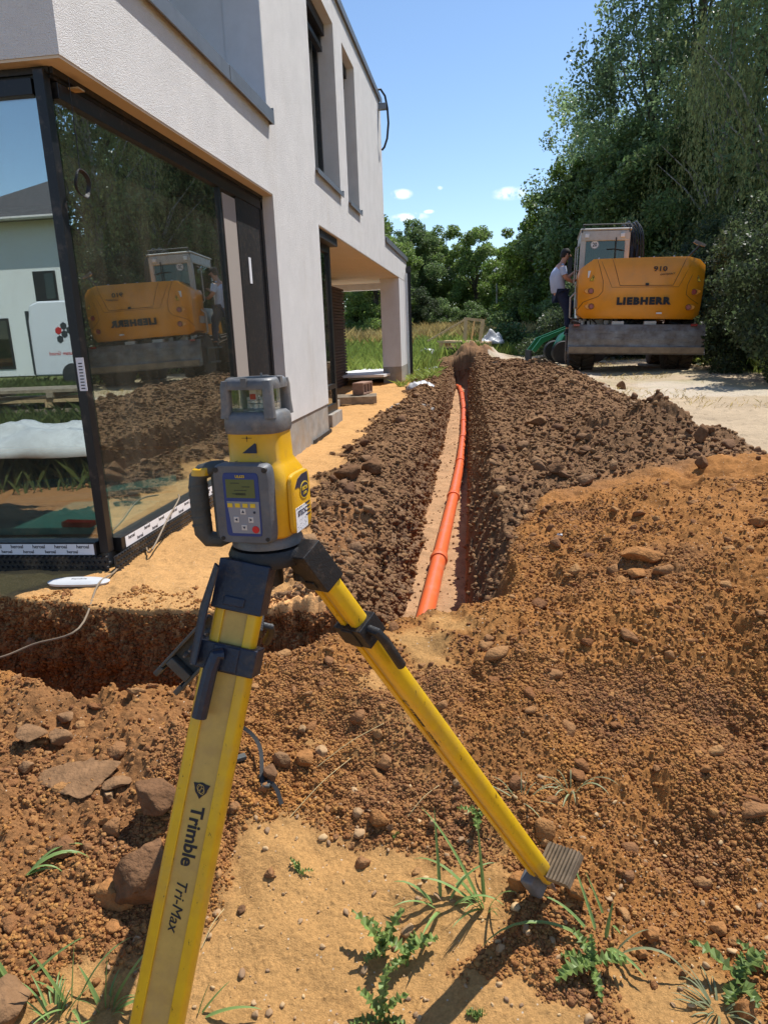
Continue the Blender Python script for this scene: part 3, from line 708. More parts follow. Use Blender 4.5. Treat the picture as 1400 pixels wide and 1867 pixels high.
# ceiling slabs / soffits
s=MB(); s.box(HX-.30-0.0,HX-.004,8.502,YV-.004,SOF-.012,SOF-.001)   # lintel underside
s.box(BX+.3,HX-.302,9.7,YV-.004,SOF-.012,SOF+.2)
s.box(HX-TH,HX-.004,Y0+.004,6.616,SOF-.012,SOF-.001); s.box(BX,HX-TH,Y0+.004,Y0+.25,SOF-.012,SOF-.001)
hpart(s,'soffit','soffit')
r=MB(); r.box(BX-.02,HX-.05,Y0-.0,YE-.02,TOP-.02,TOP+.01); r.box(BX,HX-.33,YE+.0,YV-.02,VT-.1,VT-.03)
rf=hpart(r,'roof','anthracite')
c=MB(); c.box(HX-.36,HX+.035,Y0-.04,YE+.04,TOP,TOP+.03); c.box(HX+.022,HX+.035,Y0-.04,YE+.04,TOP-.07,TOP)
c.box(HX-.36,HX+.035,YE+.045,YV+.05,VT,VT+.03); c.box(HX+.022,HX+.035,YE+.045,YV+.05,VT-.07,VT); c.box(BX,HX-.36,Y0-.04,Y0+.36,TOP,TOP+.03)
hpart(c,'coping','flash',rf)
# smooth reveals of the upper windows are the same wall; interior shell
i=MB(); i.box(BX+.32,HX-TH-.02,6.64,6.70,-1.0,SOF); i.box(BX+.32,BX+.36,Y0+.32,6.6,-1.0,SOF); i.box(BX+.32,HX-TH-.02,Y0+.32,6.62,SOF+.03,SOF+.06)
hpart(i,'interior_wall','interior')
fl=MB(); fl.box(-7.4,GX-.03,GY+.03,6.62,-1.25,-1.03); fl.box(-7.4,-2.3,8.5,12.0,-1.25,-1.05)
hpart(fl,'floor','screed')
# plinth band on the pier
p=MB(); p.box(HX-.30,HX-.012,6.62,8.488,-1.25,-.80); p.box(HX-.3,-1.87,9.0,9.7,-1.25,-1.0)
hpart(p,'plinth','plinth')
# membrane below the corner window and round the pier
d=MB()
d.box(-7.4,GX+.01,GY-.055,GY-.045,-1.32,-1.075); d.box(GX+.045,GX+.055,GY-.05,6.60,-1.32,-1.075)
dm=hpart(d,'dimpled_membrane','dimple')
d=MB()
nx=0
for a in np.arange(0,.23,.028):
    for q in np.arange(3.32,6.5,.030):
        d.cyl((GX+.055,q+(.015 if nx%2 else 0),-1.30+a),(GX+.066,q+(.015 if nx%2 else 0),-1.30+a),.009,.006,6)
    for q in np.arange(-4.2,-1.9,.030):
        d.cyl((q+(.015 if nx%2 else 0),GY-.055,-1.30+a),(q+(.015 if nx%2 else 0),GY-.066,-1.30+a),.009,.006,6)
    nx+=1
hpart(d,'dimples','dimple',dm)
d=MB()
for k in range(10):
    z=-1.165-.012*k*1.4+.0; d.cyl((HX+.012,7.55,z+.05),(HX+.012,8.52,z+.05),.008,n=6); d.cyl((HX+.012,8.52,z+.05),(HX-.25,8.52,z+.05),.008,n=6)
    d.cyl((GX+.03,8.6,z+.02),(GX+.03,9.62,z+.02),.008,n=6)
hpart(d,'ribbed_membrane','dimple')
# loggia sill flashing with kink
f=MB(); f.box(HX-.34,HX+.045,Y0+.0,5.53,1.88,1.90); f.box(HX+.033,HX+.045,Y0,5.53,1.80,1.88)
f.box(HX-.34,HX+.047,5.535,6.66,1.882,1.904); f.box(HX+.035,HX+.047,5.535,6.66,1.80,1.882); f.box(HX-.02,HX+.047,6.66,6.67,1.80,1.93)
hpart(f,'sill','flash')
# upper windows
for (a,b) in ((8.50,10.02),(10.62,11.60)):
    fr=MB(); X=HX-.21
    fr.box(X-.06,X,a,a+.07,1.82,3.80); fr.box(X-.06,X,b-.07,b,1.82,3.80); fr.box(X-.06,X,a+.07,b-.07,1.82,1.90); fr.box(X-.06,X,a+.07,b-.07,3.60,3.80)
    wn=hpart(fr,'window','frame')
    g=MB(); g.box(X-.035,X-.028,a+.07,b-.07,1.90,3.60); hpart(g,'pane','darkglass',wn)
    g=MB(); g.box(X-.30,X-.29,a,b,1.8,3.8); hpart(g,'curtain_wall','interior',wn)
    g=MB(); g.box(X,HX+.04,a-.015,b+.03,1.80,1.82); g.box(HX+.03,HX+.04,a-.015,b+.03,1.765,1.80); g.box(X,HX+.042,b+.018,b+.03,1.80,1.85); hpart(g,'sill','flash',wn)
    g=MB(); g.box(X+.003,X+.10,a+.02,b-.02,3.66,3.79)
    g.box(X+.02,X+.06,b-.10,b-.04,3.52,3.66)
    if a<9: g.box(X+.02,X+.08,a+.1,b-.1,3.46,3.52)
    hpart(g,'blind_box','black',wn)
# corner window
cw=MB()
ZB=-1.0; ZT=1.10
cw.box(GX-.035,GX+.014,GY-.035,GY+.022,ZB-.06,SOF-.03)                     # corner post
cw.box(GX-.03,GX+.03,GY+.05,6.60,ZT,ZT+.07); cw.box(-7.4,GX-.05,GY-.03,GY+.03,ZT,ZT+.07)
cw.box(GX-.04,GX+.045,GY+.05,6.60,ZB-.075,ZB); cw.box(-7.4,GX-.05,GY-.045,GY+.04,ZB-.075,ZB)
cw.box(GX-.035,GX+.022,5.50,5.545,ZB,ZT)                                 # mullion
cw.box(GX-.05,GX+.0,6.20,6.32,ZB,ZT); 
cwo=hpart(cw,'window','frame',bevel=.003)
j=MB(); j.box(GX-.10,HX-.106,Y0+.091,6.60,ZT+.075,SOF-.02); j.box(-7.4,GX-.10,Y0+.091,GY+.1,ZT+.075,SOF-.02)
j.box(HX-.105,HX-.09,Y0+.085,6.60,ZT+.09,SOF-.013); j.box(-7.4,HX-.105,Y0+.075,Y0+.09,ZT+.09,SOF-.013)
hpart(j,'blind_box','black',cwo)
j=MB(); j.box(GX-.10,GX+.03,6.55,6.615,ZB-.07,SOF-.02); j.box(GX-.06,GX+.02,5.90,6.55,ZB,ZT); hpart(j,'door_frame','black',cwo)
j=MB(); j.box(GX+.006,GX+.012,5.60,5.90,ZB,ZT-.02); hpart(j,'blind','innerblind',cwo)
for (a,b,cc) in ((GY+.05,5.50,0),(5.57,6.20,0)):
    g=MB(); g.box(GX-.004,GX+.004,a,b,ZB,ZT); hpart(g,'pane','glass',cwo)
g=MB(); g.box(-7.4,GX-.05,GY-.004,GY+.004,ZB,ZT); hpart(g,'pane','glass',cwo)
# protective film with printing below the panes
t=MB(); t.box(GX+.0455,GX+.047,GY+.09,6.5,ZB-.066,ZB-.008); t.box(-7.0,GX-.06,GY-.047,GY-.0455,ZB-.066,ZB-.008)
tape=hpart(t,'film','paper',cwo)
for k in range(26):
    zz=ZB-.022-(.028 if k%2 else 0)
    T=HI@frameT((GX+.0475,GY+.16+k*.095,zz),(0,1,0),(0,0,1)); lettering('heroal',.028,T,'ink',tape,bold=.0004)
    T=HI@frameT((GX-.12-k*.062,GY-.0475,zz),(1,0,0),(0,0,1))
    if k<20: lettering('heroal',.024 if k%2 else .028,T,'ink',tape,bold=.0004)
st=MB(); st.box(GX-.01,GX+.03,GY-.0525,GY-.0505,-.22,-.06); hpart(st,'sticker','paper',cwo)
st=MB()
for k in range(9): st.box(GX+.0,GX+.02,GY-.0535,GY-.0528,-.21+k*.015,-.205+k*.015)
hpart(st,'print','ink',cwo)
st=MB(); st.box(GX+.021,GX+.025,6.1,6.16,.45,.66); hpart(st,'paper_strip','paper',cwo)
# cable coil hanging inside the recess
cb=MB(); cb.tube([(HX-.07,3.46,1.2),(HX-.07,3.46,.90),(HX-.07,3.455,.80)],.0022,6)
for q in range(5): cb.tube([(HX-.075+.003*q+.004*math.sin(t*3),3.46+(.055+.002*q)*math.cos(t),.745+(.055+.002*q)*math.sin(t)) for t in np.linspace(0,2*PI,25)],.0035,6)
hpart(cb,'cable_coil','black')
tg=MB(); tg.box(HX-.10,HX-.05,3.50,3.56,1.165,1.172); hpart(tg,'shim','wood',cwo)
# second window, y 8.5-9.7
g2=MB(); X=-1.93
g2.box(X-.06,X,8.50,8.58,-1.0,SOF-.06); g2.box(X-.06,X,9.62,9.72,-1.0,SOF-.06); g2.box(X-.06,X,8.58,9.62,-1.0,-.9); g2.box(X-.06,X,8.58,9.62,1.03,SOF-.06); g2.box(X-.06,X,8.58,9.62,-.70,-.64)
w2=hpart(g2,'window','frame'); g=MB(); g.box(X-.035,X-.029,8.58,9.62,-.9,1.03); hpart(g,'pane','darkglass',w2)
g=MB(); g.box(X-.08,HX-.03,8.52,9.75,1.12,SOF-.015); hpart(g,'blind_box','black',w2)
g=MB(); g.box(-3.0,-2.3,9.75,9.95,-1.2,SOF-.015); g.box(-2.3,-1.96,9.74,9.8,-1.2,SOF-.015); hpart(g,'pier','plaster_smooth')
# veranda
v=MB(); v.box(-2.24,-1.803,17.0,18.88,-.78,SOF-.012); hpart(v,'column','plaster_smooth')
v=MB(); v.box(-2.24,-1.803,17.0,18.88,-1.25,-.782); hpart(v,'column_base','plinth')
v=MB(); v.box(BX+.3,-2.24,18.55,18.88,SOF-.16,SOF-.013); hpart(v,'beam','plaster_smooth')
v=MB(); v.box(-3.3,-3.12,12.0,16.9,-1.2,1.02)
for k in range(34): v.box(-3.12,-3.085,12.0,16.9+.03*(k%3),-1.18+k*.065,-1.18+k*.065+.045)
hpart(v,'slatted_cladding','brownlath')
v=MB()
v.tube([(-2.24,10.2,SOF-.02),(-2.2,10.25,1.0),(-2.12,10.1,.85),(-2.18,10.2,.70),(-2.1,10.3,.62),(-2.2,10.2,.45),(-2.15,10.2,.3)],.012,6)
for q in range(3): v.tube([(-2.15+.1*math.cos(t),10.2,.82+q*.02+.13*math.sin(t)) for t in np.linspace(0,2*PI,17)],.010,6)
hpart(v,'cable','cable')
# downpipe at the veranda end
v=MB(); v.tube([(HX+.065,18.72,1.52),(HX+.065,18.72,-1.15)],.05,12); v.box(HX+.01,HX+.12,18.66,18.78,1.45,1.60); hpart(v,'downpipe','anthracite')
v=MB(); v.cyl((HX+.04,18.3,1.4),(HX+.04,18.3,-1.15),.03,n=10); hpart(v,'conduit','white')
# bracket with hose loop at the roof corner
v=MB(); v.box(HX+.0,HX+.15,14.30,14.42,3.98,4.08); br=hpart(v,'bracket','flash')
pts=[(HX-.02,14.2,4.27),(HX+.06,14.3,4.30),(HX+.13,14.35,4.20),(HX+.165,14.36,4.0),(HX+.175,14.36,3.75),(HX+.14,14.38,3.5),(HX+.08,14.4,3.36),(HX+.03,14.4,3.31)]
v=MB(); v.tube(pts,.02,8); hpart(v,'hose_loop','black',br)
# things standing inside behind the glass
def simple(name,label,cat,shapes,m,loc=(0,0,0),rot=(0,0,0),group=None,**k):
    mb=MB(); shapes(mb); o=mb.build(name,m,**k); o.location=loc; o.rotation_euler=rot; return tag(o,label,cat,group)
simple('insulation_sheet','teal insulation sheet lying on the floor inside behind the front corner glass','insulation sheet',lambda m:m.box(-1.3,1.3,-.32,.32,0,.04),'teal',(-3.3,3.82,-1.02),(0,0,R(2)),bevel=.004)
simple('insulation_sheet','teal insulation sheet lying askew on the sandy floor behind the long side glass','insulation sheet',lambda m:m.box(-.55,.55,-.35,.35,0,.04),'teal',(-2.75,4.75,-1.02),(0,0,R(24)),bevel=.004)
simple('cardboard_packet','small red packet lying on the teal sheet inside the corner glass','packet',lambda m:(m.box(-.09,.09,-.03,.03,0,.03),),'red',(-2.2,3.55,-.975),(0,0,R(-6)),bevel=.004)
# ================================================================ LASER LEVEL + TRIPOD
YAW=R(-7)
lv=thing('laser_level','yellow and grey rotating laser level with display and keypad, standing on the tripod','laser level',(-.352,1.105,-.322),(0,0,YAW)); lv.scale=(.95,.95,.95)
b=MB(); b.loft([(.010,0,.004,.056,.054,5),(.016,0,.004,.061,.059,5),(.10,0,.006,.063,.060,5),(.118,0,.006,.060,.056,4.5),(.132,0,.006,.052,.050,4),(.140,0,.006,.048,.047,3.6),(.186,0,.004,.047,.046,3.6)],48)
b.build('body','yellow',lv,smooth=True,angle=60)
# grey protective head: lower ring, window openings, top ring
hd=MB(); hd.loft([(.186,0,.004,.0485,.0475,3.6),(.190,0,.004,.050,.049,3.6),(.205,0,.004,.050,.049,3.8),(.216,0,.004,.0485,.0475,3.8),(.221,0,.004,.043,.042,3.6)],48)
hd.build('head','greyhead',lv,smooth=True,angle=60)
cg=MB()
for sx in (-1,1):
    for sy in (-1,1):
        cg.loft([(.212,sx*.0385,.004+sy*.0375,.0095,.0095,3),(.235,sx*.0375,.004+sy*.0365,.0085,.0085,3),(.262,sx*.0370,.004+sy*.036,.0085,.0085,3),(.272,sx*.036,.004+sy*.035,.0075,.0075,3)],16)
# top ring
n=48
def ring(z,h,e=4):
    return [(math.copysign(abs(math.cos(t))**(2/e),math.cos(t))*h,.004+math.copysign(abs(math.sin(t))**(2/e),math.sin(t))*h*.97,z) for t in [2*PI*k/n for k in range(n)]]
prof=[(.258,.0465),(.264,.0470),(.271,.0455),(.2755,.0415),(.2755,.033),(.268,.031),(.258,.036)]
vv=[];ff=[]
for z,h in prof: vv+=ring(z,h)
for a in range(len(prof)):
    a2=(a+1)%len(prof)
    for k in range(n): ff.append((a*n+k,a*n+(k+1)%n,a2*n+(k+1)%n,a2*n+k))
cg.add(vv,ff)
for a in range(4):
    Tm=Matrix.Translation((0,.004,0))@Matrix.Rotation(a*PI/2,4,'Z'); cg.box(-.005,.005,-.047,-.040,.262,.2765,Tm)
cg.cyl((.0,.03,.275),(0,.03,.281),.002,n=8)
cg.build('window_cage','greyhead',lv,smooth=True,angle=50)
cap=MB(); cap.loft([(.262,0,.004,.033,.032,4),(.267,0,.004,.033,.032,4)],32); cap.build('top_cap','greydark',lv)
gl=MB()
for a in range(4):
    Tm=Matrix.Translation((0,.004,0))@Matrix.Rotation(a*PI/2,4,'Z'); gl.box(-.032,.032,-.0372,-.036,.219,.262,Tm)
gl.build('glass_housing','clearglass',lv)
ro=MB(); ro.lathe([(.024,.219),(.024,.222),(.012,.225),(.012,.232),(.016,.234),(.016,.238),(.009,.240),(.009,.247)],(0,.004,0),20); ro.box(-.014,-.008,-.004,.010,.225,.243); ro.box(.008,.014,-.004,.010,.225,.243)
ro=ro.build('rotor','metal',lv,smooth=True); q=MB(); q.box(-.0065,.0065,-.010,.012,.236,.257); q.build('prism','prism',ro,bevel=.001); q=MB(); q.box(-.005,.005,-.0112,-.0102,.240,.249); q.build('laser_window','keyred',ro)
# front panel
FPt=MB()
FPt.loft([(0,0,0,.051,.0675,9),(.014,0,0,.051,.0675,9),(.021,0,0,.048,.0645,9)],56)
Tf=frameT((-.006,-.050,.074),(1,0,0),(0,0,1))     # local z -> -y
fp=FPt.build('control_panel','grey',lv,T=Tf,smooth=True,angle=40)
k=MB()
for sx in (-1,1): k.cyl((sx*.043,.058,.015),(sx*.043,.058,.0225),.0045,n=12); k.cyl((sx*.040,-.058,.016),(sx*.040,-.058,.0222),.0035,n=12)
k.build('screw','black',fp,T=Tf)
k=MB(); k.loft([(.020,.0,0,.032,.054,14),(.0222,.0,0,.0312,.0532,14)],40); k.build('bezel','blue',fp,T=Tf)
k=MB(); k.prism([(-.027,.006),(.030,.006),(.029,-.048),(-.021,-.048)],'z',.0222,.0228,Tf); k.build('keypad','keypad',fp)
k=MB(); k.box(-.0265,.0245,.012,.043,.0222,.0226,Tf); k.build('display','lcd',fp)
k=MB()
for r_,(a0,a1) in enumerate(((-.018,-.002),(.002,.016),(-.012,.010),(-.016,.004))):
    k.box(a0,a1,.036-r_*.006,.0375-r_*.006,.02265,.0228,Tf)
k.box(-.010,.008,.0165,.0205,.02265,.0228,Tf)
k.build('readout','lcdink',fp)
lettering('UL633',.0062,Tf@Matrix.Translation((.0,.0475,.0226)),'keyyellow',fp,bold=.0001)
for a in range(4):
    k=MB(); x0=-.0215+a*.0135; k.box(x0-.0045,x0+.0045,-.004,.003,.0228,.0238,Tf); k.build('softkey','keyyellow',fp,bevel=.0008)
for (x,y,rt) in ((.001,-.011,0),(.001,-.038,PI),(-.012,-.0245,PI/2),(.014,-.0245,-PI/2)):
    T2=Tf@Matrix.Translation((x,y,0))@Matrix.Rotation(rt,4,'Z')
    k=MB(); k.box(-.0048,.0048,-.0045,.0045,.0228,.0238,T2); kk=k.build('arrow_key','keywhite',fp,bevel=.001)
    k=MB(); k.prism([(-.0026,-.002),(.0026,-.002),(0,.0028)],'z',.0238,.0241,T2); k.build('arrow_mark','navy',kk)
k=MB(); k.cyl((.021,-.041,.0226),(.021,-.041,.0242),.0062,n=18); k.build('power_key','keyred',fp,T=Tf,bevel=.0006)
k=MB(); k.cyl((.021,-.012,.0226),(.021,-.012,.0234),.0022,n=12); k.build('indicator','navy',fp,T=Tf)
# logo relief on the head, cross mark and wedge on the neck
k=MB(); k.prism([(-.013,-.006),(.013,-.006),(.013,-.001),(0,.0065),(-.013,-.001)],'z',-.0003,.0006); k.build('emblem','grey',lv,T=frameT((-.004,-.0447,.199),(1,0,0),(0,0,1)))
k=MB(); k.prism([(-.009,-.0002),(.009,-.0002),(.009,.0003),(-.009,.0003)],'z',0,.0006); k.prism([(-.0003,-.006),(.0003,-.006),(.0003,.003),(-.0003,.003)],'z',0,.0006); k.cyl((0,0,0),(0,0,.0007),.0013,n=10)
k.build('cross_mark','ink',lv,T=frameT((-.002,-.0425,.180),(1,0,0),(0,0,1)))
k=MB(); k.prism([(-.013,-.007),(.013,-.007),(.013,.0085),(.010,.0095)],'z',0,.0007); k.build('wedge_mark','navy',lv,T=frameT((.001,-.0425,.162),(1,0,0),(0,0,1)),)
k=MB(); k.prism([(-.026,-.0003),(.026,-.0003),(.026,.0003),(-.026,.0003)],'z',0,.0006); 
for sx in (-1,1): k.prism([(sx*.026,0),(sx*.020,.003),(sx*.020,.0022),(sx*.0245,0),(sx*.020,-.0022),(sx*.020,-.003)],'z',0,.0006)
k.build('arrow_line','ink',lv,T=frameT((.0,-.0474,.1405),(1,0,0),(0,.55,.85)))
# side face: swoosh, badge, sticker, yellow panel edge
Ts=frameT((.0655,.006,.06),(0,1,0),(0,0,1))
k=MB(); k.loft([(-.004,0,.005,.044,.052,6),(.0015,0,.005,.043,.051,6),(.003,0,.005,.040,.048,6)],48); sp=k.build('side_panel','yellow',lv,T=Ts,smooth=True)
k=MB(); k.prism([(-.030,.032),(-.016,.046),(.004,.051),(.030,.051),(.034,.02),(.018,.005),(.006,.008),(.0,.022),(-.012,.031)],'z',.003,.0037,Ts)
for a in range(4): k.prism([(.012,-.004-a*.007),(.034,-.004-a*.007),(.034,-.0015-a*.007),(.012,-.0015-a*.007)],'z',.003,.0037,Ts)
k.build('swoosh','navy',sp)
k=MB(); k.loft([(.0037,.012,.022,.021,.015,2),(.0042,.012,.022,.021,.015,2)],28); bd=k.build('badge','keyyellow',sp,T=Ts)
k=MB(); k.loft([(.0042,.012,.022,.019,.013,2),(.0044,.012,.022,.019,.013,2)],28); k.build('badge_field','navy',bd,T=Ts)
lettering('SPECTRA',.0085,Ts@Matrix.Translation((.012,.025,.0045)),'keyyellow',sp,bold=.0002,sx=.75)
lettering('LASER',.006,Ts@Matrix.Translation((.012,.0165,.0045)),'keyyellow',sp,bold=.0001)
k=MB(); k.box(-.033,.020,-.044,-.002,.003,.0035,Ts); stk=k.build('sticker','paper',sp)
k=MB(); rr=random.Random(2)
for a in range(90): 
    x=rr.uniform(-.031,.018);y=rr.choice([rr.uniform(-.043,-.024),rr.uniform(-.006,-.003)]); k.box(x,x+rr.uniform(.0008,.002),y,y+rr.uniform(.0004,.001),.0035,.0037,Ts)
k.build('print','ink',stk)
lettering('SITECH',.0135,Ts@Matrix.Translation((-.0065,-.014,.0037)),'navy',sp,bold=.00012,sx=.85)
# handle on the left
k=MB(); pts=[(-.058,-.02,.128),(-.075,-.03,.127),(-.092,-.036,.122),(-.1005,-.038,.112),(-.102,-.038,.095),(-.102,-.038,.05),(-.100,-.038,.015),(-.092,-.036,.003),(-.075,-.03,.0),(-.058,-.02,.006)]
k.tube(pts,[.012,.013,.014,.0155,.0165,.0165,.016,.015,.013,.012],14); hn=k.build('handle','greydark',lv,smooth=True)
k=MB()
for a in range(6): k.tube([(-.102+.0004,-.038,.028+a*.0135),(-.102,-.038,.0315+a*.0135)],[.0173,.0173],16)
k.build('grip_rib','greydark',hn,smooth=True)
k=MB(); k.loft([(.117,-.094,-.037,.0165,.016,3),(.127,-.092,-.036,.016,.015,2.6),(.131,-.086,-.034,.012,.010,2.4)],24); k.build('handle_cap','yellow',hn,smooth=True)
k=MB(); k.box(-.074,-.055,-.032,-.006,.118,.136); k.build('handle_mount','greydark',lv,bevel=.004)
k=MB(); k.box(-.078,-.058,-.040,-.022,.004,.125); k.build('battery_door','greydark',lv,bevel=.006)
# base ring of the instrument
k=MB(); k.lathe([(.05,-.012),(.062,-.010),(.062,-.003),(.058,.006),(.054,.012)],(0,.004,0),36); k.build('base_ring','greyhead',lv,smooth=True)
# ---- tripod
HC=Vector((-.350,1.108,-.335))
tp=thing('tripod','yellow surveying tripod with black clamps, standing in the dug soil','tripod',HC)
tw=lambda p: Vector(p)-HC
k=MB(); k.lathe([(.045,-.030),(.066,-.026),(.068,-.012),(.062,0)],(0,0,0),36); k.cyl((0,0,-.07),(0,0,-.03),.02,n=16); k.cyl((.055,.0,-.062),(.055,.0,-.03),.017,n=14)
plate=k.build('head_plate','black',tp,smooth=True)
def make_leg(top,foot,nrm,label,w=.087,d=.034,letters=True,clampf=.2,lever=1,slot=True,wid2=.9,tpos=.675,ts=1.0):
    top=Vector(top);foot=Vector(foot); z=(top-foot).normalized(); n=Vector(nrm); n=(n-z*n.dot(z)).normalized(); x=n.cross(-z).normalized()
    x=z.cross(n); x=-x if x.dot(Vector((1,0,0)))<0 else x
    Lg=(top-foot).length
    # local: x across, y = -n outward..., z up along the leg, origin at foot
    T=Matrix.Identity(4)
    yv=z.cross(x)
    for i in range(3): T[i][0]=x[i];T[i][1]=yv[i];T[i][2]=z[i];T[i][3]=(foot-HC)[i]
    zc=Lg*(1-clampf)
    hw=w/2; r=.016; dd=d/2
    def rail(sx):
        c=[]
        for t in np.linspace(0,PI,7): c.append((sx*(hw-.009+ .009*math.sin(t)),dd*math.cos(t)))
        return c+[(sx*(hw-.022),-dd),(sx*(hw-.022),dd)]
    m=MB(); 
    for sx in (-1,1):
        m.prism(rail(sx),'z',.02,zc,T)
        m.prism([(px_*wid2,py_*wid2) for px_,py_ in rail(sx)],'z',zc,Lg-.02,T)
    leg=m.build('leg','legyellow',tp,bevel=.0015); 
    m=MB(); m.box(-(hw-.021),hw-.021,-dd+.004,dd-.004,.03,zc,T); m.box(-(hw-.022)*.9,(hw-.022)*.9,-dd*.8+.003,dd*.8-.003,zc,Lg-.05 if slot else Lg-.03,T); m.build('panel','legpanel',leg)
    m=MB(); m.box(-(hw-.0205),-(hw-.0215),-dd+.003,dd-.003,.03,zc,T); m.build('groove','greydark',leg)
    m=MB(); cz=zc
    m.box(-hw-.005,hw+.005,-dd-.006,dd+.006,cz-.022,cz+.022,T); m.box(-hw*.5,hw*.5,-dd-.009,-dd-.005,cz-.02,cz+.02,T); cl=m.build('clamp','darkblue' if lever==1 else 'black',leg,bevel=.004)
    m=MB()
    if lever==1:
        m.tube([T@Vector((-.004,-dd-.012,cz+.008)),T@Vector((-.012,-dd-.018,cz+.006)),T@Vector((-.016,-dd-.019,cz-.02)),T@Vector((-.019,-dd-.018,cz-.095))],[.010,.011,.0115,.012],10)
    else:
        m.tube([T@Vector((hw+.004,-.004,cz+.008)),T@Vector((hw+.022,-.004,cz+.004)),T@Vector((hw+.026,-.004,cz-.02)),T@Vector((hw+.022,-.004,cz-.085))],[.008,.008,.009,.009],10)
    m.build('lever','darkblue' if lever==1 else 'black',cl,smooth=True)
    m=MB(); m.box(-hw*.96,hw*.96,-dd-.004,dd+.004,Lg-.068,Lg+.012,T); m.box(-hw*.5,hw*.3,-dd-.007,-dd-.003,Lg-.060,Lg-.045,T); m.build('hinge_cap','darkblue' if lever==1 else 'black',leg,bevel=.006)
    m=MB(); m.box(-(hw-.02),hw-.02,-dd*.7,dd*.7,-.005,.03,T); m.cyl(T@Vector((0,0,.0)),T@Vector((0,0,-.06)),.012,.003,n=10); ft=m.build('foot','metal' if lever!=1 else 'black',leg,bevel=.002)
    if letters:
        for sy,fl_ in ((-1,1),):
            Tl=T@Matrix.Translation((0,-dd+.0035,zc*tpos))@Matrix(((0,1,0,0),(0,0,-1,0),(-1,0,0,0),(0,0,0,1)))@Matrix.Scale(ts,4)
            # text reads down the leg
            lettering('Trimble',.0300,Tl@Matrix.Translation((-.012,.0,.0)),'ink',leg,bold=.0007,sx=1.0)
            lettering('Tri-Max',.0255,Tl@Matrix.Translation((.098,-.001,.0)),'ink',leg,shear=.25)
            m=MB(); Te=Tl@Matrix.Translation((-.088,.0,0))@Matrix.Scale(.8,4)
            m.prism([(.013*math.cos(t),.013*math.sin(t)) for t in np.linspace(0,2*PI,24,endpoint=False)],'z',0,.0006,Te)
            for s_ in (0,2*PI/3,4*PI/3): m.prism([(.020*math.cos(s_),.020*math.sin(s_)),(.0125*math.cos(s_+.6),.0125*math.sin(s_+.6)),(.0125*math.cos(s_-.6),.0125*math.sin(s_-.6))],'z',0,.00061,Te)
            em=m.build('emblem','ink',leg)
            m=MB()
            for (cx_,cy_,rr_) in ((0,0,.0105),(.004,.003,.0075),(-.003,-.004,.0075)):
                pts=[Te@Vector((cx_*1.0+rr_*.8*math.cos(t)*(1),cy_+rr_*.6*math.sin(t),.0008)) for t in np.linspace(0,2*PI,19)]
                m.tube(pts,.0005,4)
            m.build('emblem_line','legpanel',em)
    return leg,T,Lg
L1=make_leg((-.372,1.052,-.362),(-.575,.745,-1.36),(.0,-1,.25),'front',clampf=.135,lever=1)
L2=make_leg((-.285,1.085,-.345),(.153,1.455,-1.272),(-.62,-.75,.2),'right',w=.060,d=.036,clampf=.17,lever=2,letters=True,tpos=.72,ts=.62)
L3=make_leg((-.375,1.165,-.350),tuple(ground_hit(408,1335)),(-.2,.9,.3),'rear',clampf=.3,lever=2,letters=False,w=.06)

# rubber pedal at the right foot, hanging pedal behind the front leg
leg2,T2_,_=L2
g=Matrix.Translation(Vector((.150,1.452,-1.290))-HC)@Matrix.Rotation(R(-32),4,'Z')@Matrix.Rotation(R(28),4,'X')@Matrix.Rotation(R(-14),4,'Y')
k=MB(); k.box(.005,.095,-.005,.075,.050,.066,g)
for a in range(9): k.box(.012+a*.0095,.017+a*.0095,-.006,.076,.066,.072,g)
k.build('foot_pedal','pedal',leg2)
k=MB(); k.box(-.036,.0,-.03,.03,-.015,.052,g); k.build('foot_bracket','greyhead',leg2,bevel=.008)
Pp=Vector(RW@Vector(((400-700)/FPX,(933.5-1145)/FPX,-1))*1.20); Pq=Vector(RW@Vector(((318-700)/FPX,(933.5-1232)/FPX,-1))*1.24)
ax=(Pq-Pp); Lp=ax.length; Tp=frameT(Pp-HC,ax,RW@Vector((.73,-.68,0)))
k=MB(); k.box(0,Lp,-.030,.028,-.012,-.006,Tp); k.box(0,Lp,-.030,-.024,-.006,.008,Tp); k.box(0,Lp,.022,.028,-.006,.008,Tp); k.box(Lp-.030,Lp-.012,-.024,.022,-.006,.010,Tp); k.box(Lp,Lp+.022,-.030,-.020,-.012,.008,Tp); k.box(Lp,Lp+.022,.018,.028,-.012,.008,Tp)
pd=k.build('hanging_pedal','greydark',tp,bevel=.002)
k=MB()
for a in range(5):
    for b in range(2): k.cyl(Tp@Vector((Lp*.18+a*.0155,-.010+b*.017,-.007)),Tp@Vector((Lp*.18+a*.0155,-.010+b*.017,.006)),.0062,.002,10)
k.build('stud','greyhead',pd,smooth=True)
k=MB(); a_=RW@Vector(((396-700)/FPX,(933.5-1030)/FPX,-1))*1.11-HC; b_=RW@Vector(((372-700)/FPX,(933.5-1110)/FPX,-1))*1.13-HC; c_=RW@Vector(((352-700)/FPX,(933.5-1210)/FPX,-1))*1.12-HC
k.tube([a_,b_,c_],[.008,.013,.011],10,flat=.35); k.build('carry_strap','darkblue',tp,smooth=True)
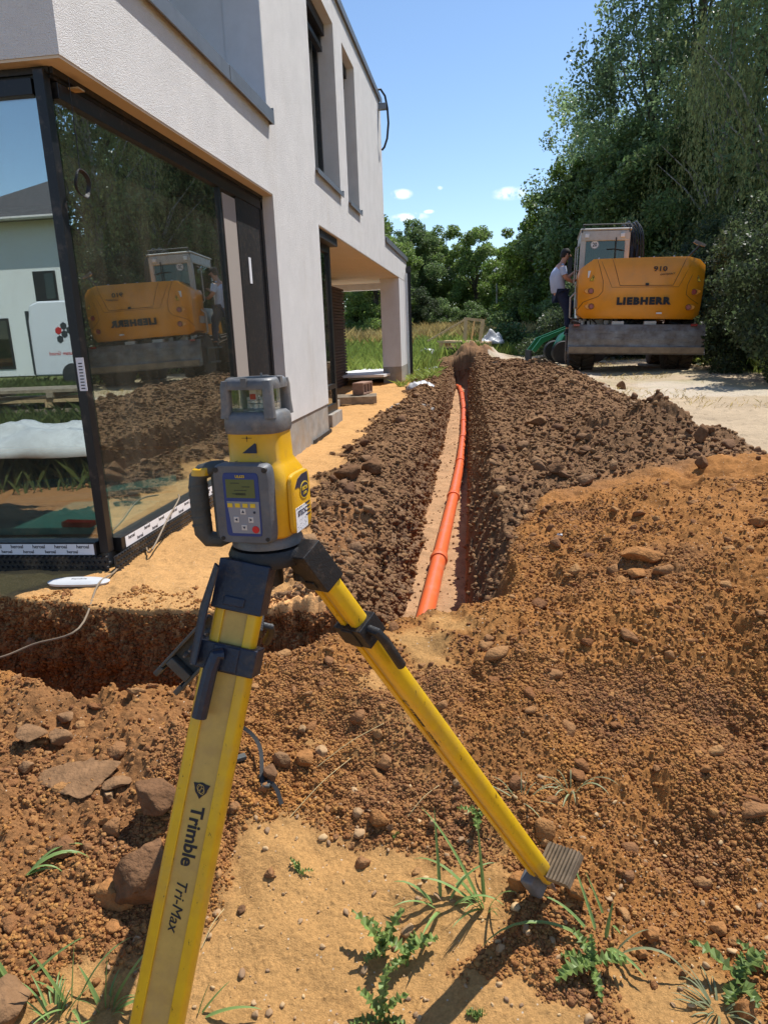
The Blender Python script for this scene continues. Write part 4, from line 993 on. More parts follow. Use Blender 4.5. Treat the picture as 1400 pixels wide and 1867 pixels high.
# ================================================================ PIPE, CABLE, SMALL THINGS BY THE HOUSE
pipe=thing('drain_pipe','long orange plastic drain pipe with sockets lying on the trench floor','pipe',(-.31,5,-1.69))
def px_pipe(y): return lines(y,[2.9,4.3,7.2,9.2,12,16,20,22,22.8],[-.36,-.325,-.27,-.245,-.255,-.33,-.47,-.58,-.70])
jy=[2.9,5.15,7.25,9.25,11.4,13.5,15.6,17.7,19.8,22.0]
for i in range(len(jy)):
    a=jy[i]; b=jy[i+1] if i+1<len(jy) else 22.8
    m=MB(); pts=[(float(px_pipe(y))+.31,y-5,.0) for y in np.linspace(a,b+.02,8)]; m.tube(pts,.055,20); seg_=m.build('pipe_length','pipe',pipe,smooth=True,angle=60)
    m=MB(); y0=a; 
    def P(y): return (float(px_pipe(y))+.31,y-5,0)
    if i: m.tube([P(y0-.02),P(y0-.012),P(y0+.10),P(y0+.115)],[.0655,.0665,.0635,.056],20); m.tube([P(y0+.005),P(y0+.018),P(y0+.031)],[.066,.070,.066],20); m.build('socket','pipe',seg_,smooth=True,angle=60)
# brown cable from the window into the cross trench
def gh(px,py,dz=0): v=ground_hit(px,py); v.z+=dz; return v
cpts=[(-1.86,4.12,-.93),(-1.80,3.98,-.93),(-1.79,3.78,-1.00),(-1.78,3.5,-1.11)]+[gh(*q,.012) for q in ((262,985),(232,1022),(208,1050))]+[gh(180,1072,.02)]+[Vector((-1.72,2.66,-1.19)),Vector((-1.90,2.60,-1.24)),Vector((-2.02,2.52,-1.27)),Vector((-2.2,2.5,-1.28)),Vector((-2.5,2.5,-1.28))]
def smooth_path(p,n=6):
    p=[Vector(q) for q in p]; out=[]
    for i in range(len(p)-1):
        a=p[max(i-1,0)];b=p[i];c=p[i+1];d=p[min(i+2,len(p)-1)]
        for k in range(n):
            t=k/n; out.append(.5*((2*b)+(c-a)*t+(2*a-5*b+4*c-d)*t*t+(3*b-a-3*c+d)*t**3))
    out.append(p[-1]); return out
m=MB(); m.tube(smooth_path(cpts),.0048,8); tag(m.build('cable','cable',smooth=True),'brown cable coming out under the side window and hanging over the cross trench','cable')
# foil packet
g0=gh(145,1064)
m=MB(); m.loft([(0,0,0,.14,.05,3),(.012,0,0,.15,.055,2.6),(.022,0,0,.12,.04,2.4)],30)
pk=m.build('foil_packet','whiteplast',smooth=True); pk.location=g0+Vector((0,0,.0)); pk.rotation_euler=(0,R(3),R(12)); tag(pk,'white plastic packet lying on the sand below the corner window','packet')
lettering('Kennlinie',.020,Matrix.Translation((0,.006,.0225)),'ink',pk,bold=.0002); lettering('24',.026,Matrix.Translation((.065,-.012,.0215)),'ink',pk,bold=.0004)
# hollow brick and pallet by the veranda
def hollow(m):
    m.box(-.25,.25,-.1,.1,0,.03); m.box(-.25,.25,-.1,.1,.17,.20)
    for x in (-.25,-.09,.07,.22): m.box(x,x+.03,-.1,.1,.03,.17)
simple('pallet','small wooden pallet lying on the sand beside the dark window','pallet',lambda m:[m.box(-.45,.45,-.3+k*.17,-.19+k*.17,.10,.122) for k in range(4)]+[m.box(-.45,.45,-.3+k*.25,-.22+k*.25,.022,.10) for k in range(3)]+[m.box(-.45,.45,-.3+k*.25,-.22+k*.25,0,.022) for k in range(3)],'woodgrey',(-2.18,12.1,-1.14),(0,0,R(8)))
simple('hollow_brick','reddish hollow brick resting at the end of the small pallet','brick',hollow,'brick',(-2.0,12.35,-1.01),(0,0,R(80)),bevel=.004)
for i,(x,y,z,rz,rx,lb) in enumerate(((-2.95,19.6,-1.08,3,0,'lower white insulation board lying flat on the veranda ground'),(-2.72,18.6,-1.01,-4,-1,'upper white insulation board lying on the other one under the veranda'))):
    simple('insulation_board',lb,'board',lambda m:m.box(-.75,.75,-2.3,2.3,0,.06),'white',(x,y,z),(R(rx),0,R(rz)),bevel=.005)
# scraps on the sand
rs=random.Random(5)
m=MB()
for k in range(60):
    x=rs.gauss(0,.16);y=rs.gauss(0,.32); s_=rs.uniform(.02,.07); T=Matrix.Translation((x,y,rs.uniform(0,.03)))@Matrix.Rotation(rs.uniform(0,3),4,'Z')@Matrix.Rotation(rs.uniform(-.5,.5),4,'X'); m.box(-s_,s_,-s_*.6,s_*.6,-.008,.012,T)
o=m.build('rubble','debris'); o.location=(-1.12,10.9,-1.14); tag(o,'heap of grey building scraps on the sand path beside the spoil','rubble',kind='stuff')
def tarp(name,label,loc,sx,sy,h,seed,m_='whiteplast',rz=0):
    nx,ny=26,20; v=[];f=[]
    X,Y=np.meshgrid(np.linspace(-1,1,nx),np.linspace(-1,1,ny)); x=X.ravel();y=Y.ravel()
    e=np.clip(1-np.maximum(abs(x),abs(y))**2,0,1)
    z=h*(e**.5)*(.55+.9*(fbm(x*1.6+seed,y*1.6,seed,4)+.3))+.05*np.abs(fbm(x*5,y*5,seed+2,3))*e
    ed=1+.18*fbm(x*2,y*2,seed+4,3)
    V=np.stack([x*sx*ed,y*sy*ed,z],1); i=np.arange(ny-1)[:,None]*nx+np.arange(nx-1)[None,:]; F=np.stack([i,i+1,i+1+nx,i+nx],-1).reshape(-1)
    me=npmesh(name,V,F,4,[m_],smooth=True); o=linkmesh(me,name); o.location=loc; o.rotation_euler.z=rz
    so_=o.modifiers.new('s','SOLIDIFY'); so_.thickness=.008; return tag(o,label,'plastic sheet')
tarp('plastic_sheet','crumpled grey-white plastic sheet lying left of the wooden pallets',(-1.75,25.2,-1.02),.85,.6,.30,3)
tarp('plastic_sheet','white plastic sheet spread on the ground near the house column',(-1.5,20.6,-1.1),.4,.4,.10,8)
tarp('white_sack','crumpled white sack lying on the right end of the pallets',(.42,25.8,-.50),.45,.35,.34,12)
tarp('plastic_scrap','small white plastic scrap lying on the sand at the left spoil edge',(-1.15,14.6,-1.12),.3,.3,.12,14)
# pallets with timber frame
def palletmesh(m):
    for k in range(5): m.box(-.6,.6,-.4+k*.17,-.30+k*.17,.122,.144)
    for k in range(3):
        for j in range(3): m.box(-.6+j*.53,-.46+j*.53,-.4+k*.34,-.3+k*.34,.022,.10)
        m.box(-.6,.6,-.4+k*.34,-.3+k*.34,0,.022); m.box(-.6+k*.53,-.46+k*.53,-.4,.4,.10,.122)
lbs=['bottom wooden pallet of the stack beyond the trench end','middle wooden pallet of the stack beyond the trench end','top wooden pallet of the stack, under the timber frame']
for k in range(3): simple('wooden_pallet',lbs[k],'pallet',palletmesh,'woodgrey' if k<2 else 'wood',(-.55+.07*k,25.6,-.98+.20*k),(R(1.5*k),R(-2+2*k),R(6-9*k)),group='stacked wooden pallets').scale=(1.45,1.2,1.35)
tf=thing('timber_stand','upright frame of pale new timber standing on the stacked pallets','timber frame',(-.50,25.5,-.40)); tf.scale=(1.3,1.3,1.25)
for nm,p,q,t in (('post',(.02,-.3,0),(.06,-.3,.60),.065),('post',(.42,-.2,0),(.50,-.2,.52),.07),('rail',(.02,-.3,.62),(.54,-.2,.54),.05),('brace',(-.95,-.35,.06),(.02,-.32,.58),.03),('brace',(.2,.2,.05),(.28,.1,.58),.03),('rail',(-.7,-.4,.04),(.1,-.4,-.02),.035)):
    m=MB(); m.cyl(p,q,t,n=4); m.build(nm,'newwood',tf)
# timber boards near the loader
for k,(a,b) in enumerate((((.9,20.0),(2.1,21.4)),((1.05,19.9),(2.2,21.1)))):
    m=MB(); m.cyl((a[0],a[1],-.90),(b[0],b[1],-.78),.05,n=4); tag(m.build('timber_board','woodgrey'),['longer grey timber board lying on the track in front of the green loader','shorter grey timber board lying on the track in front of the green loader'][k],'board')
# ================================================================ EXCAVATOR
ex=thing('wheeled_excavator','orange wheeled excavator seen from behind with grey cab and dozer blade, on the track','excavator',(2.92,14.0,-.86),(0,R(2.2),R(-5)))
CW=[(-1.10,1.98),(-.86,2.15),(.86,2.17),(1.08,2.12),(1.23,1.98),(1.15,1.04),(1.10,1.0),(-1.10,1.02),(-1.15,1.08)]
m=MB()
# plan-curved counterweight: loft of scaled outlines along y
n=len(CW); vv=[];ff=[]
for (y,s_,dz) in ((.06,.94,0),(0.0,.985,0),(.10,1.0,0),(1.0,1.0,0)):
    for (x,z) in CW: vv.append((x*s_,y+ .10*abs(x)**2*.6 if y<.5 else y,1.55+(z-1.55)*(.97 if s_<.96 else 1)))
for a in range(3):
    for k in range(n): ff.append((a*n+k,a*n+(k+1)%n,(a+1)*n+(k+1)%n,(a+1)*n+k))
ff.append(tuple(range(n))); ff.append(tuple(range(3*n,4*n)))
vv=[];ff=[]
cols=25
# back skin as a grid following the outline
top=lambda x: float(np.interp(x,[-1.13,-1.10,-.86,.86,1.08,1.2,1.23],[1.9,1.98,2.15,2.17,2.12,2.02,1.98])); bot=lambda x: float(np.interp(x,[-1.13,-1.05,1.1,1.2],[1.10,1.02,1.0,1.08]))
xs_=np.unique(np.concatenate([np.linspace(-1.13,1.2,cols-4),[-1.10,-.86,.86,1.08]])); cols=len(xs_); rows=12
for x in xs_:
    for r_ in range(rows):
        t=r_/(rows-1); z=bot(x)+(top(x)-bot(x))*t; xx=x*(1+.03*(t-.1)); e=abs(x/1.17)**6*.16+abs((t-.5)*2)**8*.05+.10*(x/1.17)**2-.05*math.sin(t*PI)
        vv.append((xx,e,z))
for a in range(cols-1):
    for r_ in range(rows-1): i=a*rows+r_; ff.append((i,i+rows,i+rows+1,i+1))
o_=len(vv)
edge=[a*rows for a in range(cols)]+[(cols-1)*rows+r_ for r_ in range(1,rows)]+[a*rows+rows-1 for a in range(cols-2,-1,-1)]+[r_ for r_ in range(rows-2,0,-1)]
for i in edge: vv.append((vv[i][0],1.05,vv[i][2]))
L_=len(edge)
for k in range(L_): ff.append((edge[k],edge[(k+1)%L_],o_+(k+1)%L_,o_+k))
ff.append(tuple(range(o_,o_+L_)))
m.add(vv,ff); cwt=m.build('counterweight','orangepaint',ex,smooth=True,angle=32)
def ysk(x,z):
    t=(z-bot(x))/(top(x)-bot(x)); return abs(x/1.17)**6*.16+abs((t-.5)*2)**8*.05+.10*(x/1.17)**2-.05*math.sin(max(0,min(1,t))*PI)
def seam(pts,w=.006,name='seam',mt='orangeseam'):
    out=[]
    for a in range(len(pts)-1):
        for k in range(8):
            t=k/8; x=pts[a][0]*(1-t)+pts[a+1][0]*t; z=pts[a][1]*(1-t)+pts[a+1][1]*t; out.append((x,ysk(x,z)-.002,z))
    x,z=pts[-1]; out.append((x,ysk(x,z)-.002,z)); m=MB(); m.tube(out,w,6); return m.build(name,mt,cwt)
def cx(px): return (px-790)/407.0
def cz(py): return (1275-py)/407.0
seam([(cx(575),cz(405)),(cx(640),cz(608)),(cx(1040),cz(610)),(cx(1133),cz(395))])
seam([(cx(460),cz(405)),(cx(510),cz(570)),(cx(512),cz(650)),(cx(480),cz(690)),(cx(370),cz(730)),(cx(325),cz(790))])
seam([(cx(1232),cz(410)),(cx(1150),cz(610)),(cx(1148),cz(680)),(cx(1190),cz(715)),(cx(1255),cz(750))])
seam([(cx(490),cz(420)),(cx(580),cz(620)),(cx(1085),cz(622)),(cx(1180),cz(420))],.004)
for (px_,py_) in ((422,646),(433,766),(1207,660),(1176,776)):
    x,z=cx(px_),cz(py_); y=ysk(x,z); s_=1 if x>0 else -1
    m=MB(); m.loft([(-.010,0,0,.13,.062,2),(.006,0,0,.12,.055,2)],28); rc=m.build('light_recess','orangepaint',ex,T=frameT((x-s_*.0,y+.006,z),(1,0,0),(0,0,1)),smooth=True)
    m=MB(); m.cyl((0,0,.004),(0,0,.022),.058,n=20); m.build('rim','orangeseam',rc,T=frameT((x,y,z),(1,0,0),(0,0,1)))
    m=MB(); m.cyl((0,0,.01),(0,0,.032),.050,.042,n=20); m.build('tail_light','redlight',rc,T=frameT((x,y,z),(1,0,0),(0,0,1)),smooth=True)
def onskin(x,z,dz=0.0):
    return frameT((x,ysk(x,z)-.012,z),(1,0,0),(0,0,1))
T=frameT((cx(825),-.055+.0,cz(730)),(1,0,0),(0,-.05,1)); lettering('LIEBHERR',.175,T@Matrix.Translation((0,0,.006)),'ink',cwt,bold=.0125,extrude=.004,sx=1.12,sp=1.22)
T=frameT((cx(935),-.05,cz(487)),(1,0,0),(0,0,1)); lettering('910',.125,T@Matrix.Translation((0,0,.004)),'ink',cwt,bold=.002,extrude=.004,sx=1.35)
T=frameT((cx(988),-.045,cz(523)),(1,.0,.08),(0,0,1)); lettering('compact',.06,T@Matrix.Translation((0,0,.004)),'ink',cwt,shear=.4,extrude=.003,sx=1.3)
for px_,py_ in ((432,548),(1230,560)):
    x,z=cx(px_),cz(py_); m=MB(); T=frameT((x,ysk(x,z)-.006,z),(1,-.0,0),(0,0,1)); m.prism([(-.062,-.05),(.062,-.05),(0,.06)],'z',0,.006,T); wn=m.build('warning_sign','warn',cwt)
    m=MB(); m.prism([(-.008,-.012),(.008,-.012),(.011,.03),(-.011,.03)],'z',.006,.009,T); m.box(-.008,.008,-.032,-.02,.006,.009,T)
    for a,b in (((-.062,-.05),(.062,-.05)),((.062,-.05),(0,.06)),((0,.06),(-.062,-.05))): m.cyl(T@Vector((*a,.006)),T@Vector((*b,.006)),.004,n=4)
    m.build('mark','ink',wn)
m=MB(); m.box(-.03,.03,-.075,-.04,0,.05); m.build('hatch_lock','black',cwt,T=Matrix.Translation((cx(845),0.0,cz(612))))
m=MB(); m.box(-1.05,-.1,1.05,2.3,1.0,1.35); m.box(.15,1.12,1.05,2.7,1.0,1.95); m.box(-.12,.2,1.05,2.4,1.0,1.6); m.build('upper_frame','orangepaint',ex,bevel=.03)
m=MB(); m.lathe([(.55,.82),(.55,1.0)],(0,1.3,0),24); m.box(-.5,.5,.35,2.6,.55,.85); m.box(-1.0,1.0,.55,.85,.40,.62); m.box(-1.0,1.0,2.2,2.5,.40,.62); m.box(-.40,-.30,-.05,.5,.45,.9); m.box(.30,.40,-.05,.5,.45,.9)
m.cyl((-.2,.1,.9),(-.2,.5,.6),.05); m.cyl((.2,.1,.9),(.2,.5,.6),.05); m.build('undercarriage','cabdark',ex)
for a in (-1,1):
    m=MB(); x=cx(648) if a<0 else cx(896); m.box(x-.115,x+.115,-.02,.15,.86,.965); m.build('support_box','cabgrey',ex,bevel=.01)
m=MB()
for k in range(22):
    rr=random.Random(k); m.box(-1.2+k*.04,-1.2+k*.04+rr.uniform(.03,.09),.25+rr.uniform(0,.3),.5,.90+rr.uniform(-.05,.03),.97+rr.uniform(0,.06))
m.build('step_box','cabgrey',ex)
m=MB()
for k in range(9):
    r2=random.Random(k+40); x=r2.uniform(-.9,.9); m.tube(smooth_path([(x,.25,1.0),(x+r2.uniform(-.2,.2),.12,.93+r2.uniform(-.03,.04)),(x+r2.uniform(-.4,.4),.2,.86),(x+r2.uniform(-.5,.5),.45,.8)],4),.014,6)
m.build('hydraulic_line','hose',ex)
m=MB()
for k in range(7): m.box(.62+k*.055,.64+k*.055,.12,.13,1.86,1.98)
m.build('grille','orangeseam',cwt,T=Matrix.Translation((0,-.01,0)))
m=MB(); m.box(-.98,-.90,ysk(-.94,1.86)-.004,ysk(-.94,1.86)+.01,1.80,1.93); m.box(.35,.45,-.06,-.03,1.10,1.13); m.build('decal','paper',cwt)
for x in (-1.14,1.06):
    m=MB(); m.box(x-.06,x+.06,-.10,-.05,.87,.91); m.build('tail_light','redlight',ex)
# blade
prof=[(-.02,.90),(-.05,.90),(-.10,.78),(-.13,.62),(-.14,.50),(-.16,.46),(-.26,.35),(-.25,.33),(-.12,.40),(-.08,.52),(-.07,.62),(-.03,.78)]
m=MB(); m.prism(prof,'x',-1.27,1.25); bl=m.build('blade','bladesteel',ex)
m=MB(); m.prism([(-.162,.462),(-.262,.352),(-.270,.36),(-.275,.47),(-.2,.475)],'x',-1.272,1.252); m.build('cutting_edge','bladelip',bl)
for x in (-1.29,1.25): m=MB(); m.prism([(0,.90),(-.06,.90),(-.15,.7),(-.17,.5),(-.28,.37),(-.28,.33),(-.05,.36)],'x',x,x+.02); m.build('side_plate','bladesteel',bl)
# tyres with lugs
def wheel(x,y,steer=0):
    g=MB(); g.lathe([(.30,-.27),(.44,-.27),(.49,-.24),(.505,-.14),(.505,-.03),(.47,-.015),(.47,.015),(.505,.03),(.505,.14),(.49,.24),(.44,.27),(.30,.27)],n=36)
    T=Matrix.Translation((x,y,.50))@Matrix.Rotation(steer,4,'Z')@Matrix.Rotation(PI/2,4,'Y')
    w_=g.build('wheel','tyre',ex,T=T,smooth=True,angle=40)
    g=MB()
    for k in range(22):
        for sd_,of in ((-1,0),(1,.5)):
            t=(k+of)/22*2*PI
            T2=T@Matrix.Rotation(t,4,'Z')@Matrix.Translation((.505,0,sd_*.135))@Matrix.Rotation(sd_*.45,4,'X'); g.box(-.01,.028,-.022,.022,-.12,.12,T2)
    g.build('tread','tyre',w_)
    g=MB(); g.lathe([(.05,-.1),(.29,-.12),(.30,-.26),(.28,-.26),(.26,-.1)],n=24); g.build('rim','cabdark',w_,T=T)
for x in (-.98,.92): wheel(x,.72); wheel(x,2.9)
# cab
cab=MB(); cx0,cx1,cy0,cy1,cz0,cz1=-1.14,-.18,.62,2.2,1.25,2.80
for (x,y,w_) in ((cx0,cy0,.11),(cx1-.10,cy0,.10),(cx0,cy1-.1,.1),(cx1-.1,cy1-.1,.1)): cab.box(x,x+w_,y,y+.10,cz0,cz1-.1)
cab.box(cx0,cx1,cy0-.01,cy1,cz1-.26,cz1-.06); cab.box(cx0-.02,cx1+.02,cy0-.03,cy1+.05,cz1-.06,cz1-.02); cab.box(cx0,cx1,cy0,cy0+.06,cz0,cz0+.55); cab.box(cx0,cx0+.05,cy0+.1,cy1,cz0,cz0+.35)
cabo=cab.build('cab','cabgrey',ex,bevel=.025)
m=MB(); m.box(cx0+.02,cx1-.02,cy0+.05,cy1-.02,cz1-.02,cz1); m.box(cx0+.05,cx0+.07,cy0-.02,cy0+.0,cz1-.06,cz1+.04); m.tube([(cx0+.02,cy0-.02,cz1-.1),(cx0+.03,cy0-.03,cz1+.05),(cx1-.03,cy0-.03,cz1+.05),(cx1-.02,cy0-.02,cz1-.1)],.014,6); m.build('roof_rail','cabdark',cabo)
for (x0,x1,y0,y1) in ((cx0+.11,cx1-.10,cy0+.03,cy0+.036),):
    m=MB(); m.box(x0,x1,y0,y1,cz0+.55,cz1-.26); m.build('rear_window','cabglass',cabo)
m=MB(); m.box(cx0+.01,cx0+.016,cy0+.1,cy1-.1,cz0+.35,cz1-.26); m.box(cx1-.016,cx1-.01,cy0+.1,cy1-.1,cz0+.4,cz1-.26); m.build('side_window','cabglass',cabo)
for x in (cx0+.12,cx1-.15):
    m=MB(); m.box(x-.04,x+.04,cy0-.06,cy0-.012,cz1-.2,cz1-.12); m.build('work_light','white',cabo,bevel=.01)
m=MB(); m.cyl((-.45,cy0-.03,cz0+.6),(-.45,cy0-.03,cz1-.2),.012,n=8); m.tube([(-.62,cy0-.02,cz1-.42),(-.45,cy0-.03,cz1-.42),(-.28,cy0-.02,cz1-.45)],.008,6); m.build('wiper','cabdark',cabo)
m=MB(); m.cyl((0,0,0),(0,0,.006),.085,n=28); sg=m.build('speed_sign','white',cabo,T=frameT((cx(440),cy0+.022,cz(268)),(1,0,0),(0,0,1)))
m=MB(); m.add([],[]); Tq=frameT((cx(440),cy0+.022,cz(268)),(1,0,0),(0,0,1))
m.tube([Tq@Vector((.078*math.cos(t),.078*math.sin(t),.006)) for t in np.linspace(0,2*PI,29)],.004,5); m.build('sign_ring','ink',sg)
lettering('20',.105,Tq@Matrix.Translation((0,-.004,.007)),'ink',sg,bold=.003,sx=.85)
m=MB(); m.box(-.88,-.55,1.05,1.15,cz0+.45,cz0+.95); m.box(-.85,-.45,1.15,1.6,cz0+.35,cz0+.5); m.box(-.75,-.55,1.05,1.13,cz0+1.0,cz0+1.18); m.build('driver_seat','seat',cabo,bevel=.05)
m=MB(); m.tube([(cx0-.03,.75,1.0),(cx0-.12,.75,1.05),(cx0-.13,.75,1.45),(cx0-.03,.75,1.55)],.018,8); m.tube([(cx0-.02,1.0,1.7),(cx0-.07,1.0,1.75),(cx0-.07,1.0,2.45),(cx0,1.0,2.5)],.014,8)
m.build('handrail','cabgrey',ex)
m=MB(); m.tube([(cx0,1.9,2.2),(cx0-.16,1.95,2.25)],.012,6); m.box(cx0-.20,cx0-.10,1.9,1.93,2.0,2.35); m.build('mirror','cabdark',ex)
m=MB(); m.box(-1.32,-1.1,.35,1.6,.68,.72); m.box(-1.30,-1.1,.5,1.4,.36,.40); m.box(-1.3,-1.26,.4,.44,.36,.72); m.build('step','cabdark',ex)
# boom with hoses
m=MB(); m.prism([(1.5,1.5),(1.9,1.5),(3.0,2.85),(4.6,3.15),(6.1,2.6),(6.2,2.3),(4.5,2.75),(3.1,2.45)],'x',-.10,.16); bo=m.build('boom','orangepaint',ex,bevel=.02)
m=MB(); m.prism([(5.9,2.7),(6.2,2.7),(6.6,.9),(6.4,.9)],'x',-.07,.13); m.build('stick','orangepaint',bo)
m=MB(); m.prism([(6.2,.9),(6.8,1.0),(7.1,.5),(6.7,.05),(6.2,.25)],'x',-.45,.5); m.build('bucket','bladesteel',bo)
m=MB(); m.cyl((-.08,1.2,2.12),(-.08,1.5,2.75),.085,n=14); m.cyl((.14,1.6,1.7),(.14,2.9,2.35),.07,n=14); m.cyl((-.0,1.0,2.0),(.04,1.3,2.5),.025,n=8); m.build('cylinder','black',bo,smooth=True)
for k in range(7):
    m=MB(); x=-.26+.05*k; m.tube(smooth_path([(x+.14,1.3,2.25),(x+.1,1.35,2.72),(x+.02,1.6,2.96+.03*(k%3)),(x+.03,2.3,2.92),(x+.05,3.0,2.95)],5),.020,6); m.build('hose','hose',bo)
m=MB(); m.cyl((.87,.3,2.15),(1.08,.25,2.38),.018,n=8); ma=m.build('mirror_arm','cabdark',ex); m=MB(); m.prism([(-.11,.02),(-.08,.07),(.08,-.0),(.13,-.03),(.10,-.06),(-.05,-.02)],'y',.21,.25); m.build('mirror','bladesteel',ma,T=Matrix.Translation((1.06,0,2.41)))
m=MB()
for x in (-.78,-.02,.25,.62): m.cyl((x,.2,top(x)-.01),(x,.2,top(x)+.03),.025,.015,n=10)
m.build('cap_bolt','metal',cwt)
ex.scale=(.93,.93,.93); ex.location.x-=.08
# ================================================================ GREEN MINI LOADER
ld=thing('mini_loader','small green wheel loader with pallet forks lowered, behind the excavator','loader',(2.05,18.4,-.88),(0,0,R(8)))
m=MB(); m.prism([(-.2,.35),(.9,.35),(.9,.9),(.35,.95),(-.05,.65)],'y',-.3,.3); m.build('body','green',ld,bevel=.03)
m=MB(); m.prism([(.2,.9),(.35,.95),(-.55,.50),(-.75,.28),(-.82,.34),(-.6,.62)],'y',-.33,-.25); m.prism([(.2,.9),(.35,.95),(-.55,.50),(-.75,.28),(-.82,.34),(-.6,.62)],'y',.2,.28); m.build('lift_arm','green',ld)
m=MB(); m.box(-.86,-.82,-.30,.30,.08,.34); m.box(-1.8,-.82,-.3,-.2,.05,.09); m.box(-1.8,-.82,.15,.25,.05,.09); m.build('pallet_fork','rubber',ld)
m=MB(); m.box(.35,.48,-.3,.3,.9,1.35); m.box(.3,.8,-.26,.26,.9,1.0); m.build('seat_guard','vanwhite',ld,bevel=.02)
for x in (-.1,.7):
    for y in (-.42,.42):
        m=MB(); m.lathe([(.14,-.09),(.25,-.09),(.27,-.04),(.27,.04),(.25,.09),(.14,.09)],n=24); T=Matrix.Translation((x,y,.27))@Matrix.Rotation(PI/2,4,'X'); w_=m.build('wheel','rubber',ld,T=T,smooth=True,angle=40)
        m=MB(); m.lathe([(.03,-.06),(.14,-.07),(.14,.07),(.03,.06)],n=20); m.build('rim','cabgrey',w_,T=T)
# ================================================================ PERSON
pr=thing('person','man in light blue polo shirt and dark jeans climbing onto the excavator step','person',(1.80,15.35,-.15),(0,0,R(12)))
def skin(name,joints,edges,m_,parent,sub=2,root=0):
    me=bpy.data.meshes.new(name); me.from_pydata([j[0] for j in joints],edges,[]); o=bpy.data.objects.new(name,me); COL.objects.link(o); o.parent=parent
    o.modifiers.new('skin','SKIN'); 
    for i,j in enumerate(joints):
        r=j[1]; r=(r,r) if not isinstance(r,tuple) else r
        me.skin_vertices[0].data[i].radius=r
    me.skin_vertices[0].data[root].use_root=True
    s_=o.modifiers.new('sub','SUBSURF'); s_.levels=sub; s_.render_levels=sub
    o.modifiers['skin'].use_smooth_shade=True
    me.materials.append(M[m_]); return o
# joints: x to the cab, y away, z up
PEL=(-.20,0,.80); 
J=[((-.20,0,.80),.125),((-.225,0,.93),.12),((-.235,0,1.06),.125),((-.20,0,1.22),.115),((-.14,0,1.35),.055),((-.10,0,1.42),.06),((-.065,0,1.50),(.085,.075)),((-.055,0,1.56),(.07,.065)),
   ((-.19,-.19,1.27),.06),((-.15,-.24,1.08),.05),((-.0,-.20,1.00),.038),((.10,-.15,1.03),.026),((.15,-.14,1.04),.030),
   ((-.17,.19,1.27),.06),((-.06,.23,1.12),.05),((.08,.18,1.12),.038),((.16,.14,1.2),.026),((.20,.13,1.22),.030),
   ((-.18,-.09,.76),.10),((-.04,-.10,.44),.065),((-.03,-.10,.10),.042),((-.02,-.10,.03),.04),((.12,-.11,.0),.032),
   ((-.16,.09,.76),.10),((.10,.11,.60),.065),((.05,.11,.30),.045),((.06,.11,.22),.04),((.18,.11,.20),.03)]
Eg=[(0,1),(1,2),(2,3),(3,4),(4,5),(5,6),(6,7),(3,8),(8,9),(9,10),(10,11),(11,12),(3,13),(13,14),(14,15),(15,16),(16,17),(0,18),(18,19),(19,20),(20,21),(21,22),(0,23),(23,24),(24,25),(25,26),(26,27)]
body=skin('body',J,Eg,'skin',pr)
def grow(idx,e,extra=.012):
    mp={k:i for i,k in enumerate(idx)}; jj=[]
    for k in idx:
        r=J[k][1]; r=(r[0]+extra,r[1]+extra) if isinstance(r,tuple) else r+extra; jj.append([J[k][0],r])
    return jj,[(mp[a],mp[b]) for a,b in e]
m=MB(); m.loft([(.80,-.205,0,.130,.160,2.3),(.86,-.21,0,.140,.170,2.3),(.98,-.23,0,.135,.168,2.3),(1.10,-.24,0,.138,.178,2.3),(1.20,-.22,0,.125,.190,2.3),(1.28,-.19,0,.095,.165,2.2),(1.33,-.165,0,.065,.09,2),(1.36,-.15,0,.058,.062,2)],28)
for k_ in (8,13):
    p_=Vector(J[k_][0]); q_=Vector(J[k_+1][0]); m.tube([p_+Vector((0,0,.01)),p_.lerp(q_,.4),p_.lerp(q_,.75)],[.070,.068,.066],14)
m.build('shirt','shirt',pr,smooth=True,angle=70)
tj,te=grow([0,18,19,20,23,24,25],[(0,18),(18,19),(19,20),(0,23),(23,24),(24,25)],.016); skin('jeans',tj,te,'jeans',pr)
m=MB(); m.loft([(1.515,-.09,0,.085,.085,2),(1.56,-.075,0,.098,.090,2),(1.60,-.07,0,.088,.08,2),(1.645,-.07,0,.05,.045,2)],20); m.build('hair','hair',pr,smooth=True)
m=MB(); m.loft([(1.48,-.13,0,.05,.07,2),(1.54,-.12,0,.055,.08,2)],16); m.build('hair','hair',pr,smooth=True)
for sy in (-1,1): m=MB(); m.loft([(1.49,-.06,sy*.083,.014,.008,2),(1.53,-.065,sy*.086,.018,.01,2),(1.545,-.065,sy*.085,.012,.008,2)],10); m.build('ear','skin',pr,smooth=True)
m=MB(); m.cyl((.02,0,1.525),(.045,0,1.495),.010,.016,n=8); m.build('nose','skin',pr,smooth=True)
for (x,y,z) in ((.16,-.14,1.04),(.21,.13,1.22)):
    m=MB()
    for k in range(4): m.tube([(x,y-.022+k*.015,z+.01),(x+.035,y-.024+k*.016,z+.012),(x+.052-.004*abs(k-1.5),y-.022+k*.015,z-.012),(x+.04,y-.02+k*.014,z-.03)],[.009,.008,.0075,.006],6)
    m.tube([(x-.01,y-.03,z),(x+.015,y-.045,z+.004),(x+.035,y-.04,z-.012)],[.010,.009,.007],6); m.build('fingers','skin',body,smooth=True)
for (x,y,z) in ((.03,-.10,-.01),(.10,.11,.185)):
    m=MB(); m.loft([(z-.01,x,y,.14,.05,2.6),(z+.025,x,y,.14,.05,2.6),(z+.06,x-.03,y,.09,.045,2.4),(z+.10,x-.06,y,.05,.045,2)],18); m.build('shoe','black',pr,smooth=True)
